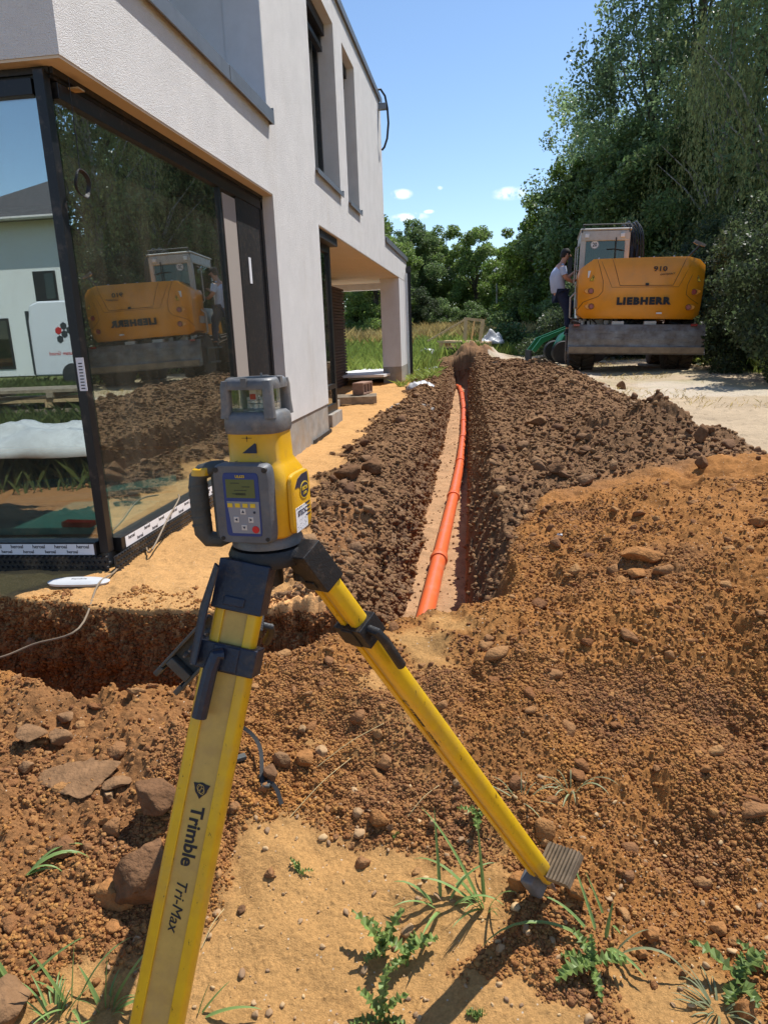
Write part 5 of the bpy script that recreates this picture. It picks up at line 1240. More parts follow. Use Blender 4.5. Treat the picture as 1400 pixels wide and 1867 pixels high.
# ================================================================ STREET LAMP
lp=thing('street_lamp','grey street lamp with lantern head standing before the far trees','street lamp',(1.0,41,-.52)); lp.scale=(.9,.9,.93)
m=MB(); m.tube([(0,0,0),(0,0,.8),(0,0,.82),(0,0,3.25)],[.09,.08,.05,.045],12); m.build('pole','lamp',lp)
m=MB(); m.lathe([(.10,3.25),(.20,3.75)],n=8); m.build('lantern_glass','lampglass',lp); m=MB(); m.lathe([(.30,3.75),(.28,3.80),(.08,3.98),(.03,4.05)],n=16); m.build('lantern_roof','lamp',lp)
# ================================================================ CLODS AND STONES
def rock(name,label,px,py,wpx,hr,m_,seed,dr=1.0,rz=0,sink=.35,ang=.10,cat='clod',depth=1.0,tilt=(0,0)):
    g=ground_hit(px,py); dist=-(RW.transposed()@g).z; w_=wpx/FPX*dist/2
    V,F=ico(4); x,y,z=V.T; rng=np.random.default_rng(seed)
    # chop with random planes for faceted earth, then roughen
    for k in range(16):
        nn=rng.normal(size=3); nn/=np.linalg.norm(nn); c=rng.uniform(.45,.80); dd=V@nn-c; V=V-np.where(dd>0,dd,0)[:,None]*nn*.9
    d=1+ang*.8*fbm(V[:,0]*2.5+seed,V[:,1]*2.5+V[:,2]*2,seed,4)+ang*.6*fbm(V[:,0]*9+seed,V[:,1]*9+V[:,2]*7,seed+5,3)
    V=V*d[:,None]; V=V*np.array([w_*1.1,w_*depth*1.1,w_*hr*1.1])
    me=npmesh(name,V,F.reshape(-1),3,[m_],smooth=True); o=linkmesh(me,name); o.location=g+Vector((0,0,w_*hr*(.9-sink))); o.rotation_euler=(R(tilt[0]),R(tilt[1]),R(rz)); return tag(o,label,cat)
rock('earth_clod','large dark brown earth clod just left of the front tripod leg',288,1478,92,.80,'clod',1,sink=.15)
rock('earth_clod','big dark clod half hidden behind the lower front tripod leg',275,1640,120,1.15,'clod',2,sink=.25)
rock('earth_clod','yellowish rounded clod left of the front leg, beside the dark one',218,1640,72,.7,'clodorange',3,sink=.3)
rock('earth_clod','small reddish clod below the yellowish one near the front leg',205,1700,36,.8,'clodorange',4)
rock('earth_clod','large grey-brown clod in the bottom left corner of the photo',18,1850,110,.65,'clodgrey',5,sink=.3)
rock('earth_slab','flat cracked slab of grey earth on the left bank',150,1425,150,.14,'clodgrey',6,sink=-.1,rz=25,depth=.75,cat='slab',tilt=(10,0))
rock('earth_slab','smaller grey earth slab leaning right of the big cracked slab',208,1440,60,.3,'clodgrey',7,rz=30,cat='slab',depth=.6)
rock('earth_clod','long dark clod on the left bank above the slab',62,1352,60,.5,'clodgrey',8)
rock('earth_clod','grey clod right of the long dark one above the slab',110,1360,44,.7,'clodgrey',9)
rock('earth_clod','grey clod at the upper edge of the left bank rubble',122,1318,36,.6,'clodgrey',10)
rock('earth_clod','round dusty clod at the left of the slab',50,1410,32,.9,'clodgrey',11)
rock('earth_clod','upright pointed clod on the lip of the cross trench at left',63,1180,24,1.6,'clodgrey',12,sink=.2)
rock('earth_clod','flat brown clod in the middle of the orange heap at right',1168,1020,78,.42,'clodorange',13,cat='clod',sink=.3)
rock('stone','dull orange stone just below the flat clod in the orange heap',1162,1052,36,.6,'clodorange',14,cat='stone')
rock('earth_clod','angular brown clod near the right edge of the orange heap',1385,958,40,.5,'clodorange',15)
rock('earth_clod','triangular brown clod below the right tripod foot',1048,1645,50,.95,'clodorange',16,sink=.2)
rock('earth_clod','round damp clod right under the right tripod foot',945,1622,44,.9,'clodorange',17)
rock('earth_clod','round orange clod at the foot of the heap, right of the thistle',1310,1705,32,.85,'clodorange',18)
rock('earth_clod','big crumbly lump at the foot of the heap beside its smaller twin',1185,1718,38,.7,'clodorange',19)
rock('earth_clod','smaller crumbly lump below the big one at the foot of the heap',1168,1745,28,.7,'clodorange',20)
rock('earth_clod','orange-brown clod in the bottom right corner by the thistle',1355,1850,50,.8,'clodorange',21)
rock('earth_clod','rough orange clod in the gravelly ground right of the front leg',690,1510,36,.85,'clodorange',22)
rock('stone','smooth grey stone touching the rough orange clod',712,1518,16,1.2,'clodgrey',23,cat='stone',ang=.03)
rock('stone','pale yellow stone left of the rough orange clod',653,1525,24,.7,'stone',24,cat='stone',ang=.04)
rock('stone','rounded brown stone above the pale yellow one',655,1490,22,.9,'stone',25,cat='stone',ang=.04)
rock('stone','smooth ochre stone above the strap beside the leg',588,1375,30,.75,'stone',26,cat='stone',ang=.04)
rock('stone','small ochre stone upper left of the smooth ochre one',553,1333,22,.7,'stone',27,cat='stone',ang=.04)
rock('earth_clod','brown clod between the strap and the smooth ochre stone',555,1392,42,.8,'clodorange',28)
rock('earth_clod','grey jagged clod right beside the black strap',515,1395,44,.9,'clodgrey',29,depth=.7)
rock('earth_clod','dark jagged clod behind the black strap loop',495,1425,34,1.1,'clod',30)
rock('stone','pale pitted stone near the grass left of the right foot',788,1510,20,1.0,'stone',31,cat='stone')
rock('stone','tall pale stone stuck in the heap above the grass',832,1440,15,1.5,'stone',32,cat='stone')
rock('stone','round tan stone between the two dark thistles',743,1700,26,.8,'stone',33,cat='stone',ang=.04)
rock('stone','oval tan stone in front of the shadow, bottom middle',912,1740,20,.8,'stone',34,cat='stone',ang=.04)
rock('stone','pale round pebble right of the front leg on the sand',395,1668,17,.7,'stone',35,cat='stone',ang=.05)
rock('stone','dark small pebble right of the pale one on the sand',440,1662,18,.8,'clod',36,cat='stone')
rock('stone','orange-brown pebble left of the front leg on the bank',198,1502,28,.8,'clodorange',37,cat='stone')
rock('stone','small yellowish stone right of the cracked slab',200,1453,22,.8,'stone',38,cat='stone')
rock('earth_clod','large dark clod on the left spoil nearest the laser level',632,880,70,.55,'clod',39,depth=.8)
rock('earth_clod','split dark clod next to the large one on the left spoil',678,868,48,.9,'clod',40)
rock('earth_clod','dark clod just right of the laser level',570,935,36,.8,'clod',41)
rock('earth_clod','second dark clod just right of the laser level',598,930,34,.8,'clod',42)
rock('earth_clod','lone dark clod on the sand path right of the pier',636,826,17,.8,'clod',43)
rock('earth_clod','standing dark clod at the right edge of the spoil heap',1275,815,34,1.2,'clod',44,sink=.1)
rock('earth_clod','dark clod tucked behind the standing one at the heap edge',1288,790,26,1.0,'clod',45)
rock('earth_clod','dark clod in front of the standing one at the heap edge',1280,850,26,.9,'clod',46)
rock('earth_clod','small dark clod alone on the pale track at right',1382,836,12,.8,'clod',47)
rock('earth_clod','long flat dark clod at the front of the right spoil heap',1012,875,42,.6,'clod',48)
rock('earth_clod','pale-topped flat clod in the middle of the right spoil heap',982,775,42,.6,'clodgrey',49)
rock('earth_clod','dark clod on the crest against the pale track',1132,710,18,1.2,'clod',50)
rock('plastic_shard','small white plastic shard on the orange heap by the trench',1021,979,14,.35,'white',51,cat='shard',sink=.1)
# ================================================================ STRAP
m=MB(); sp_=[gh(440,1352,.05),gh(462,1362,.05),gh(478,1395,.05),gh(480,1440,.012),gh(492,1442,.022),gh(505,1452,.028),gh(514,1472,.012)]
pp=smooth_path(sp_,6); v=[];f=[]
for i,p in enumerate(pp):
    d=(pp[min(i+1,len(pp)-1)]-pp[max(i-1,0)]).normalized(); sdv=d.cross(Vector((.3,-.8,.5))).normalized()*.006
    nn=sdv.cross(d).normalized()*.001
    v+=[p-sdv-nn,p+sdv-nn,p+sdv+nn,p-sdv+nn]
for i in range(len(pp)-1):
    for k in range(4): f.append((i*4+k,i*4+(k+1)%4,i*4+4+(k+1)%4,i*4+4+k))
f+=[(0,1,2,3),tuple(4*(len(pp)-1)+k for k in range(4))]
m.add(v,f); stp=m.build('strap','rubber'); tag(stp,'black webbing strap with buckle lying on the ground behind the front leg','strap')
m=MB(); c_=gh(432,1395,.02); m.box(-.03,.03,-.012,.012,-.006,.008,Matrix.Translation(c_)@Matrix.Rotation(R(35),4,'Z')); m.build('buckle','greydark',stp,bevel=.003); c2=gh(486,1446,.022); m=MB(); m.box(-.012,.012,-.009,.009,-.004,.004,Matrix.Translation(c2)); m.build('slider','greydark',stp,bevel=.002)
# straws
rs=random.Random(9)
for i,(a,b,lb) in enumerate((((780,1490),(528,1492),'x'),)): pass
for (a,b,lb) in (((530,1492),(640,1390),'long dry straw stalk slanting over the gravelly ground'),((578,1400),(700,1330),'dry straw stalk lying higher up on the gravel bank'),((742,1494),(800,1440),'short dry stalk near the grass by the right foot'),((368,1730),(410,1665),'thin dry stalk beside the front leg on the sand')):
    p,q=gh(*a,.004),gh(*b,.012); m=MB(); mid=(p+q)/2+Vector((0,0,.012)); m.tube(smooth_path([p,mid,q],5),.0012,5); tag(m.build('straw_stalk','straw'),lb,'straw')
# ================================================================ GRASS AND WEEDS
def blade(m,p,d,L,w,droop,seed=0,n=9):
    """curved leaf blade from p in direction d"""
    d=Vector(d).normalized(); side=d.cross(Vector((0,0,1))); side=side.normalized() if side.length>.05 else Vector((1,0,0)); v=[];f=[]; q=Vector(p); dr=d.copy(); fold=.0
    for i in range(n+1):
        t=i/n; ww=w*(min(1,t*5+.35))*(1-t)**.6*.5+.0002
        up=side.cross(dr).normalized()
        v+=[q-side*ww+up*ww*.35,q,q+side*ww+up*ww*.35]
        q=q+dr*(L/n); dr=(dr+Vector((0,0,-droop/n*(.4+1.2*t)))).normalized()
    for i in range(n):
        a=i*3; f+=[(a,a+1,a+4,a+3),(a+1,a+2,a+5,a+4)]
    m.add(v,f)
def grass_plant(label,px,py,blades,m_='weed',name='grass_plant',cat='grass plant'):
    g=gh(px,py,-.004); m=MB()
    for (ax,ay,az,L,w,dr) in blades: blade(m,g+Vector((ax*.03,ay*.03,0)),(ax,ay,az),L,w,dr)
    return tag(m.build(name,m_,smooth=True),label,cat)
def rndblades(n,seed,L=(.08,.18),w=.009,dr=(.8,2.2),up=1.0):
    r_=random.Random(seed); out=[]
    for k in range(n):
        t=r_.uniform(0,6.28); s_=r_.uniform(.3,.9); out.append((s_*math.cos(t),s_*math.sin(t),up,r_.uniform(*L),w*r_.uniform(.7,1.2),r_.uniform(*dr)))
    return out
grass_plant('tall three-bladed grass plant at the bottom left, in front of the corner clod',128,1830,[(-.25,-.1,1,.17,.016,.5),(.12,.1,1,.16,.012,.2),(.5,.2,1,.19,.013,1.2),(-.1,-.4,.4,.1,.009,1),(.4,-.4,.5,.12,.009,1.4),(-.4,.1,.3,.09,.008,1)])
grass_plant('two-bladed grass at the left edge of the photo above the corner clod',25,1790,[(1,.4,.9,.15,.014,.5),(-.35,0,1,.13,.014,.5),(-.5,-.1,1,.16,.012,.9),(.3,.3,.3,.05,.010,.8)])
grass_plant('grass tuft in the shade left of the front leg foot',190,1840,[(.5,.3,1,.20,.014,1.2),(.1,.1,1,.13,.013,.3),(.8,0,.6,.15,.012,1.0),(-.4,.2,.8,.1,.012,.8)]+rndblades(8,3,(.05,.1),.007))
grass_plant('low dense grass tuft at the bottom left corner beside the clod',100,1862,rndblades(16,4,(.05,.11),.006))
grass_plant('wilted drooping grass lying on the left bank below the slab',25,1605,[(1,.5,1.0,.18,.014,2.6),(1,.7,.8,.16,.010,2.4),(.9,.2,.9,.12,.009,2.8),(1,.9,1.1,.2,.010,3.2),(.8,.3,.3,.09,.012,1.0)])
grass_plant('green blade curving out beside the front leg at the bottom edge',352,1855,[(.9,.1,.45,.13,.011,1.0),(.5,.3,.6,.09,.008,.4),(.3,.2,.9,.08,.006,.4)])
grass_plant('long-bladed grass clump growing just left of the right tripod foot',885,1650,[(-.5,.3,1,.26,.012,.9),(-.1,.2,1.3,.22,.011,.1),(-.9,0,.9,.17,.012,1.4),(-.7,.3,.8,.2,.012,1.8),(-.3,-.4,.3,.12,.009,1.0),(.3,-.2,.8,.12,.010,1.5)]+rndblades(9,6,(.06,.12),.006))
grass_plant('branching grass left of the shadow with long narrow blades',805,1650,[(-.1,.5,1.2,.22,.010,.1),(.5,.2,1.0,.17,.011,2.0),(.8,-.1,.9,.15,.010,2.2),(-.7,.1,.9,.12,.012,1.8),(-.5,-.3,.6,.13,.009,1.4),(-.15,-.6,.35,.14,.012,.5),(.4,.5,.5,.10,.008,1.2)])
grass_plant('arching grass stem leaning left from the thistle at the right foot',1100,1720,[(-1,-.2,.9,.30,.013,2.4),(-.8,.3,1.0,.16,.012,1.5),(-.4,.6,1.2,.18,.010,.3),(.2,.3,1.0,.09,.011,.3),(.1,-.6,.5,.09,.014,.6),(.4,-.5,.2,.10,.012,.8)])
grass_plant('single long blade standing in the heap right of the right foot',1112,1680,[(-.45,.35,1.1,.11,.010,.1),(.1,-.5,.3,.05,.008,.4)])
grass_plant('curved yellowing blade beside the right thistle',1108,1735,[(.7,.1,1.0,.09,.007,1.2),(.8,-.3,.9,.18,.010,3.0)],'wilted')
grass_plant('withered uprooted grass hanging above the right tripod foot',1040,1440,[(-.6,-.2,.5,.10,.006,2.2),(-.3,-.4,.6,.10,.006,2.6),(.4,-.3,.9,.13,.009,2.8),(.5,-.2,1.0,.15,.006,2.6),(0,-.3,.3,.1,.006,1.6),(-.2,-.5,.2,.08,.006,1.6)]+rndblades(8,8,(.05,.1),.004,(2,3)),'wilted')
grass_plant('pale dry grass bits above the right foot, left of the withered tuft',950,1455,[(-.8,.2,.4,.08,.005,.4),(.6,-.3,.3,.08,.005,.6),(.2,-.6,.3,.12,.004,.5)]+rndblades(6,11,(.05,.09),.004),'wilted')
grass_plant('tangle of dry grass at the bottom right corner under the thistle',1310,1845,rndblades(26,12,(.04,.10),.005,(1,3),.5),'wilted')
def thistle(label,px,py,leaves,up=.0,h=0.0):
    g=gh(px,py,-.002); m=MB(); r_=random.Random(px)
    if h: m.tube([g,g+Vector((.005,0,h))],[.004,.002],6)
    for (ax,ay,az,L,w,lift) in leaves:
        d=Vector((ax,ay,az)).normalized(); side=d.cross(Vector((0,0,1))).normalized(); q=g+Vector((0,0,lift)); n=16; L0=[];R0=[];C0=[]
        for i in range(n+1):
            t=i/n; base=1.35*w*math.sin(PI*min(1,t*.93+.07))**.7*.5; lobe=1.0 if i%2 else .45
            upv=side.cross(d).normalized(); crimp=.006*math.sin(i*2.1+px)
            C0.append(q.copy()); L0.append(q-side*base*lobe+upv*(base*.35+crimp)+d*(.5*L/n if i%2 else 0)); R0.append(q+side*base*lobe+upv*(base*.35-crimp)+d*(.5*L/n if i%2 else 0))
            q=q+d*(L/n); d=(d+Vector((0,0,-1.1/n))).normalized()
        for i in range(n):
            m.add([L0[i],C0[i],C0[i+1],L0[i+1]],[(0,1,2,3)]); m.add([C0[i],R0[i],R0[i+1],C0[i+1]],[(0,1,2,3)])
    return tag(m.build('thistle','thistle',smooth=False),label,'weed')
thistle('bright green spiny thistle rosette near the bottom, left of the right clods',1078,1775,[(1,.15,.5,.085,.030,.02),(-.8,-.5,.5,.10,.034,.02),(-.4,.7,.9,.08,.022,.02),(-1,.2,.6,.07,.022,.02),(.1,-.8,.3,.08,.018,.01),(0,.4,1.3,.06,.018,.02),(-.3,-.6,.8,.05,.02,.02)],h=.03)
thistle('tall dark thistle standing on the sand, left one of the shaded pair',700,1745,[(-.6,.3,1.2,.12,.024,.01),(.3,.3,1.1,.11,.030,.01),(.0,-.5,.8,.08,.026,.02),(-.3,0,1.3,.09,.02,.03),(-.5,-.4,.4,.06,.02,.01),(.2,-.3,1,.08,.022,.04)],h=.05)
thistle('broad-leaved thistle right of the dark tall one in the shade',742,1760,[(.9,.5,.8,.085,.032,.03),(-.8,.3,.7,.08,.028,.03),(-.4,-.5,.4,.06,.022,.02),(.2,.5,.9,.06,.02,.02)],h=.04)
thistle('pale green thistle at the bottom edge of the photo in the middle',695,1862,[(-.5,.2,1,.08,.022,.01),(.6,.3,.9,.08,.022,.01),(.1,.5,1.3,.10,.022,.02),(-.7,-.2,.5,.07,.02,.0),(0,0,1.2,.08,.018,.03),(.8,-.1,.6,.06,.018,.0)])
thistle('thistle with a long leaf at the bottom right of the heap',1345,1800,[(-.7,.4,.9,.12,.026,.01),(.5,.3,.8,.09,.03,.01),(-.4,-.5,.4,.07,.03,.0),(.1,-.6,.5,.08,.028,.01),(.2,.5,1,.06,.02,.01)])
thistle('thistle leaf pair at the right edge near the bottom',1388,1775,[(.6,-.3,.6,.09,.028,.01),(-.5,.5,.9,.07,.022,.01)])
thistle('tiny young weed sprouting alone on the sand right of the front leg',545,1592,[(-.5,.4,1.1,.045,.012,0),(.8,.2,.5,.04,.009,0),(-.1,.5,1.2,.03,.01,0),(.4,-.2,.4,.02,.008,0)])
thistle('curly green weed behind the grass, left of the right tripod leg',870,1500,[(-.8,.2,.7,.06,.016,.01),(.6,-.2,.6,.06,.018,.01),(0,-.6,.5,.07,.02,0),(-.3,.5,1,.04,.014,0),(.3,.3,.8,.05,.016,0)])
thistle('little round-leaved seedling at the bottom, right of the pale thistle',868,1850,[(-.9,.1,.3,.022,.016,.004),(.9,.1,.3,.022,.016,.004),(0,-.8,.3,.016,.012,.004)])
thistle('tiny green sprig beside the smooth grey stone',718,1525,[(-.4,.4,.9,.02,.008,0),(.5,.1,.7,.018,.008,0),(.1,-.5,.5,.02,.008,0)])
# ================================================================ TREES
def leafcloud(centers,rad,nleaf,size,seed,droop=0.0,flat=.8,strand=0):
    rng=np.random.default_rng(seed); nc=len(centers); w=rad**2; idx=rng.choice(nc,nleaf,p=w/w.sum())
    u=rng.normal(size=(nleaf,3)); u/=np.linalg.norm(u,axis=1)[:,None]; r=rng.uniform(0,1,nleaf)**.45
    P=centers[idx]+u*(rad[idx]*r)[:,None]*np.array([1,1,flat])
    if strand:
        # hanging twigs: quantise horizontal position per strand
        ns=nleaf//strand; sidx=rng.integers(0,ns,nleaf); P0=P[sidx]; t=rng.uniform(0,1,nleaf); P=P0+np.stack([rng.normal(0,.035,nleaf)+t*.12*rng.choice([-1,1],ns)[sidx],rng.normal(0,.035,nleaf),-t*droop*(.5+rng.uniform(0,1,ns)[sidx])],1)
    s=size*rng.uniform(.6,1.3,nleaf)
    n=rng.normal(size=(nleaf,3))+np.array([0,0,.5]); n/=np.linalg.norm(n,axis=1)[:,None]
    a=np.cross(n,rng.normal(size=(nleaf,3))); a/=np.linalg.norm(a,axis=1)[:,None]; b=np.cross(n,a)
    if strand: a=a*.5+np.array([0,0,-.8]); 
    A=a*s[:,None]*.62; B=b*s[:,None]*.36
    V=np.stack([P-A,P+B*1.0-A*.1,P+A,P-B-A*.1],1).reshape(-1,3)
    return V
def branchmesh(centers,h,trunk_r,seed,lean=0,start=.25,fork=None,nb=26):
    m=MB(); r_=random.Random(seed); pts=[];rr=[]
    for i in range(8):
        t=i/7; pts.append((math.sin(t*3+seed)*.015*h*t+lean*t,math.cos(t*2.3+seed)*.012*h*t,t*h*.88)); rr.append(trunk_r*(1-t)**.8+.012)
    m.tube(pts,rr,9)
    sel=list(range(len(centers))); r_.shuffle(sel)
    for i in sel[:nb]:
        c=centers[i]; z0=max(.12*h,c[2]*.62); k=min(6,int(z0/(h*.88)*7)); a=Vector(pts[k])*(1-(z0/(h*.88)*7-k))+Vector(pts[k+1])*(z0/(h*.88)*7-k)
        e=Vector(c); mid=(a+e)/2+Vector((0,0,.06*h*r_.uniform(-.3,1))); r0=rr[k]*.42; m.tube([a,mid,e],[r0,r0*.55,.008],5)
    return m
TREE={}
def make_tree_proto(key,h,shape,ncl,nleaf,size,leafm,barkm,seed,trunk_r,clr,droop=0,strand=0,flat=.8):
    rng=np.random.default_rng(seed); C=[];Rr=[]
    while len(C)<ncl:
        t=rng.uniform(.0,1); z=h*(shape['z0']+(1-shape['z0'])*t); rad=float(np.interp(t,shape['t'],shape['r']))*h
        a=rng.uniform(0,6.283); q=math.sqrt(rng.uniform(.05,1)); lump=1+.28*math.sin(a*3+seed)+.2*math.sin(a*2+t*7+seed*2)
        if rng.uniform()>(.25+rad/(max(shape['r'])*h)): continue
        C.append((rad*q*lump*math.cos(a),rad*q*lump*math.sin(a),z)); Rr.append(clr*h*rng.uniform(.5,1.25)*(1.15-.5*t))
    C=np.array(C);Rr=np.array(Rr); V=leafcloud(C,Rr,nleaf,size,seed,droop,flat,strand)
    me=npmesh('crown',V,np.arange(len(V),dtype=np.int32),4,[leafm])
    bm_=branchmesh(C,h,trunk_r,seed)
    o=bm_.build('trunk',barkm,smooth=True); tm=o.data; bpy.data.objects.remove(o)
    TREE[key]=(me,tm,h)
def tree(key,label,x,y,h,z=None,rz=0,name='tree',cat='tree',group=None,sx=1.0):
    me,tm,h0=TREE[key]; zz=float(zbase(np.array([float(x)]),np.array([float(y)]))[0]) if z is None else z
    r=thing(name,label,cat,(x,y,zz-.05),(0,0,rz),group); s=h/h0; r.scale=(s*sx,s*sx,s)
    for nm,d in (('trunk',tm),('crown',me)): o=bpy.data.objects.new(nm,d); COL.objects.link(o); o.parent=r
    return r
make_tree_proto('poplar',14,dict(z0=.06,t=[0,.15,.4,.7,.9,1],r=[.20,.26,.24,.15,.07,.02]),230,52000,.10,'leaf_poplar','bark',11,.2,.048,flat=1.15)
make_tree_proto('poplar2',14,dict(z0=.05,t=[0,.2,.5,.8,1],r=[.22,.25,.2,.12,.03]),190,44000,.105,'leaf_blue','bark',12,.2,.056,flat=1.1)
make_tree_proto('birch',12,dict(z0=.12,t=[0,.3,.6,.85,1],r=[.28,.32,.26,.16,.05]),70,30000,.085,'leaf_birch','birchbark',13,.16,.07,droop=2.1,strand=34)
make_tree_proto('oak',8,dict(z0=.04,t=[0,.2,.5,.8,1],r=[.36,.42,.40,.28,.08]),120,46000,.13,'leaf_oak','bark',14,.2,.09)
make_tree_proto('oak2',8,dict(z0=.02,t=[0,.2,.5,.75,1],r=[.38,.40,.36,.22,.05]),100,42000,.14,'leaf_light','bark',15,.18,.082)
make_tree_proto('dark',8,dict(z0=.02,t=[0,.2,.5,.8,1],r=[.34,.40,.38,.25,.06]),105,44000,.13,'leaf_dark','bark',16,.18,.092)
make_tree_proto('shrub',3,dict(z0=.0,t=[0,.3,.7,1],r=[.5,.6,.45,.12]),50,26000,.075,'leaf_shrub','bark',17,.04,.17)
make_tree_proto('shrub2',2,dict(z0=.0,t=[0,.3,.7,1],r=[.8,.85,.6,.15]),45,20000,.09,'leaf_dark','bark',18,.03,.22)
def gx(px,y): d=RW@Vector(((px-700)/FPX,(933.5-600)/FPX,-1)); return d.x/d.y*y
G1='trees of the far wood behind the meadow'; G2='tall trees along the right side of the track'; G3='shrubs at the edge of the meadow'
for k,(key,px,y,h,lb) in enumerate((
 ('dark',752,50,7.4,'dark round tree just right of the house end, in the far wood'),
 ('oak',815,52,7.1,'round green tree in the middle of the far wood left of the lamp'),
 ('oak',868,50,6.7,'sunlit rounded tree left of the street lamp in the far wood'),
 ('oak2',905,54,5.7,'light green tree directly behind the street lamp'),
 ('dark',700,54,7.7,'dark tree seen through the veranda, left of the column'),
 ('dark',640,52,6.9,'dark tree seen through the veranda beside the slatted wall'),
 ('dark',790,57,6.9,'dark tree filling the gap behind the middle of the far wood'),
 ('oak',688,40,6.5,'tree whose leafy branch sticks out above the veranda roof'),
 ('oak2',948,46,5.5,'bright green bushy tree right of the street lamp'),
 ('birch',958,44,5.8,'slender birch rising above the light trees right of the lamp'),
 ('oak2',985,40,7.3,'fresh green tree left of the climbing man, further back'),
 ('birch',1012,38,6.7,'birch with thin crown left of the tall trees'),
 ('dark',1000,44,6.9,'dark tree in the gap behind the fresh green one'),
 ('dark',1080,34,7.7,'dark green tree directly behind the excavator cab'),
 )):
    tree(key,lb,gx(px,y),y,h,rz=k*1.3,group=G1)
for k,(key,px,y,h,sx,lb) in enumerate((
 ('oak2',1035,34,7.6,.8,'light green tree just left of the excavator cab'),
 ('poplar',1095,40,14.2,.75,'left poplar of the tall row, with a twig sticking out'),
 ('poplar',1165,36,19.3,1.0,'tallest poplar standing behind the excavator'),
 ('poplar2',1245,34,21,.9,'bluish green poplar right of the tallest one'),
 ('dark',1150,30,8.0,1.0,'dark low tree close behind the excavator boom'),
 ('dark',1230,28,8.0,.95,'dark low tree behind the right half of the excavator'),
 ('birch',1290,26,11.0,.8,'weeping birch hanging over the right side of the excavator'),
 ('birch',1395,24,14.0,.8,'big weeping birch at the right edge of the photo'),
 ('poplar2',1340,31,20,.9,'poplar towering behind the weeping birches at right'),
 ('poplar',1440,27,20,1.0,'poplar at the far right, mostly outside the photo'),
 )):
    tree(key,lb,gx(px,y),y,h,rz=k*2.1+1,group=G2,sx=sx)
for k,(key,x,y,h,sx,lb) in enumerate((
 ('poplar',13,17,15,1,'poplar right of the photo mirrored in the upper side window'),
 ('birch',11.5,12,12,1,'birch right of the photo mirrored behind the excavator roof'),
 ('poplar2',13,8.0,14,1,'bluish poplar mirrored at the left of the side window'),
 ('dark',11.5,18.5,8,1,'dark low tree mirrored behind the excavator in the side window'),
 ('dark',11.5,14.5,7,1,'dark low tree mirrored right beside the birch'),
 ('dark',12,9.5,7,1,'dark low tree mirrored low in the side window'),
 )):
    tree(key,lb,x,y,h,rz=k*1.7,group='trees mirrored in the side window',sx=sx)
for k,(key,px,y,h,sx,lb) in enumerate((
 ('shrub',1345,18.5,3.2,.9,'bluish shrub right beside the excavator'),
 ('shrub',1405,14.6,3.0,.85,'large bluish shrub at the right edge of the photo'),
 ('shrub',1310,20.5,3.4,1.0,'shrub behind the right wheel of the excavator'),
 ('shrub',1450,12.0,2.8,.8,'shrub half cut off by the right edge of the photo'),
 ('shrub',1240,24.0,2.8,1.1,'low shrub behind the excavator blade'),
 ('shrub',1110,22.0,2.8,1.1,'low shrub behind the excavator cab'),
 ('shrub2',985,37,2.9,1.0,'rounded shrub behind the green loader'),
 ('shrub2',1035,28,2.4,1.0,'low shrub behind the climbing man'),
 ('shrub2',945,43,2.3,1.0,'bramble bush right of the street lamp foot'),
 ('shrub2',905,44,1.9,1.2,'bramble bush at the foot of the street lamp'),
 ('shrub2',860,43,1.9,1.2,'bramble bush left of the street lamp'),
 ('shrub2',815,43.5,2.1,1.1,'bramble bush behind the timber frame'),
 ('shrub',760,42,2.8,1.0,'greyish bush just right of the house column'),
 ('shrub',690,42,2.9,1.0,'greyish bush seen through the veranda'),
 ('shrub2',655,42,2.4,1.1,'low bush seen through the veranda beside the slatted wall'),
 )):
    tree(key,lb,gx(px,y),y,h,rz=k*.9,name='shrub',cat='shrub',group=G3,sx=sx)
# ================================================================ MEADOW
def meadow(name,label,n,xr,yr,seed,hr,w,m_,keep=None,zoff=0,lean=.35):
    rng=np.random.default_rng(seed); x=rng.uniform(*xr,n); y=rng.uniform(*yr,n)
    if keep is not None: k=keep(x,y,rng); x=x[k];y=y[k]
    n=len(x); z=zfull(x,y)+zoff; h=rng.uniform(*hr,n)*(1+.35*fbm(x*.6,y*.6,seed,3)); a=rng.uniform(0,6.28,n); ww=w*rng.uniform(.6,1.3,n)
    lx=rng.normal(0,lean,n)*h; ly=rng.normal(0,lean,n)*h; c,s=np.cos(a)*ww,np.sin(a)*ww
    V=np.stack([np.stack([x-c,y-s,z],1),np.stack([x+c,y+s,z],1),np.stack([x+lx*.4+c*.6,y+ly*.4+s*.6,z+h*.6],1),np.stack([x+lx,y+ly,z+h],1)],1).reshape(-1,3)
    me=npmesh(name,V,np.arange(n*4,dtype=np.int32),4,[m_]); o=linkmesh(me,name); return tag(o,label,'grass',kind='stuff')
def kg(x,y,r):
    g=masks(x,y)[3]; return (g>.45)&((y>24)|(x<-1.2))
meadow('meadow_grass','short green grass at the near edge of the meadow',34000,(-9,7),(19.5,33),61,(.18,.5),.016,'blade_green',lambda x,y,r:kg(x,y,r)&(y>19.6))
meadow('meadow_grass','tall tan seeded grass across the far meadow',60000,(-14,12),(31,46),62,(.45,.95),.018,'blade_tan',lambda x,y,r:fbm(x*.3,y*.3,9,3)>-.35)
meadow('meadow_grass','green undergrowth mixed into the far meadow',22000,(-14,12),(28,46),63,(.3,.7),.02,'blade_green')
meadow('verge_grass','sparse green grass on the verge and track right of the spoil',9000,(1.8,8),(8,22),64,(.02,.07),.004,'blade_tan',lambda x,y,r:(fbm(x*.8,y*.8,33,4)>.12+.25*np.clip((13-y)/6,0,1)-.2*(x>4.2))&(x>1.7+.0*y),lean=.8)
meadow('verge_grass','rough grass and litter under the right-hand shrubs',9000,(4.6,9),(9,22),65,(.08,.4),.010,'blade_green',lean=.6)
def kweed(x,y,r): return fbm(x*1.5,y*1.5,44,3)>.1
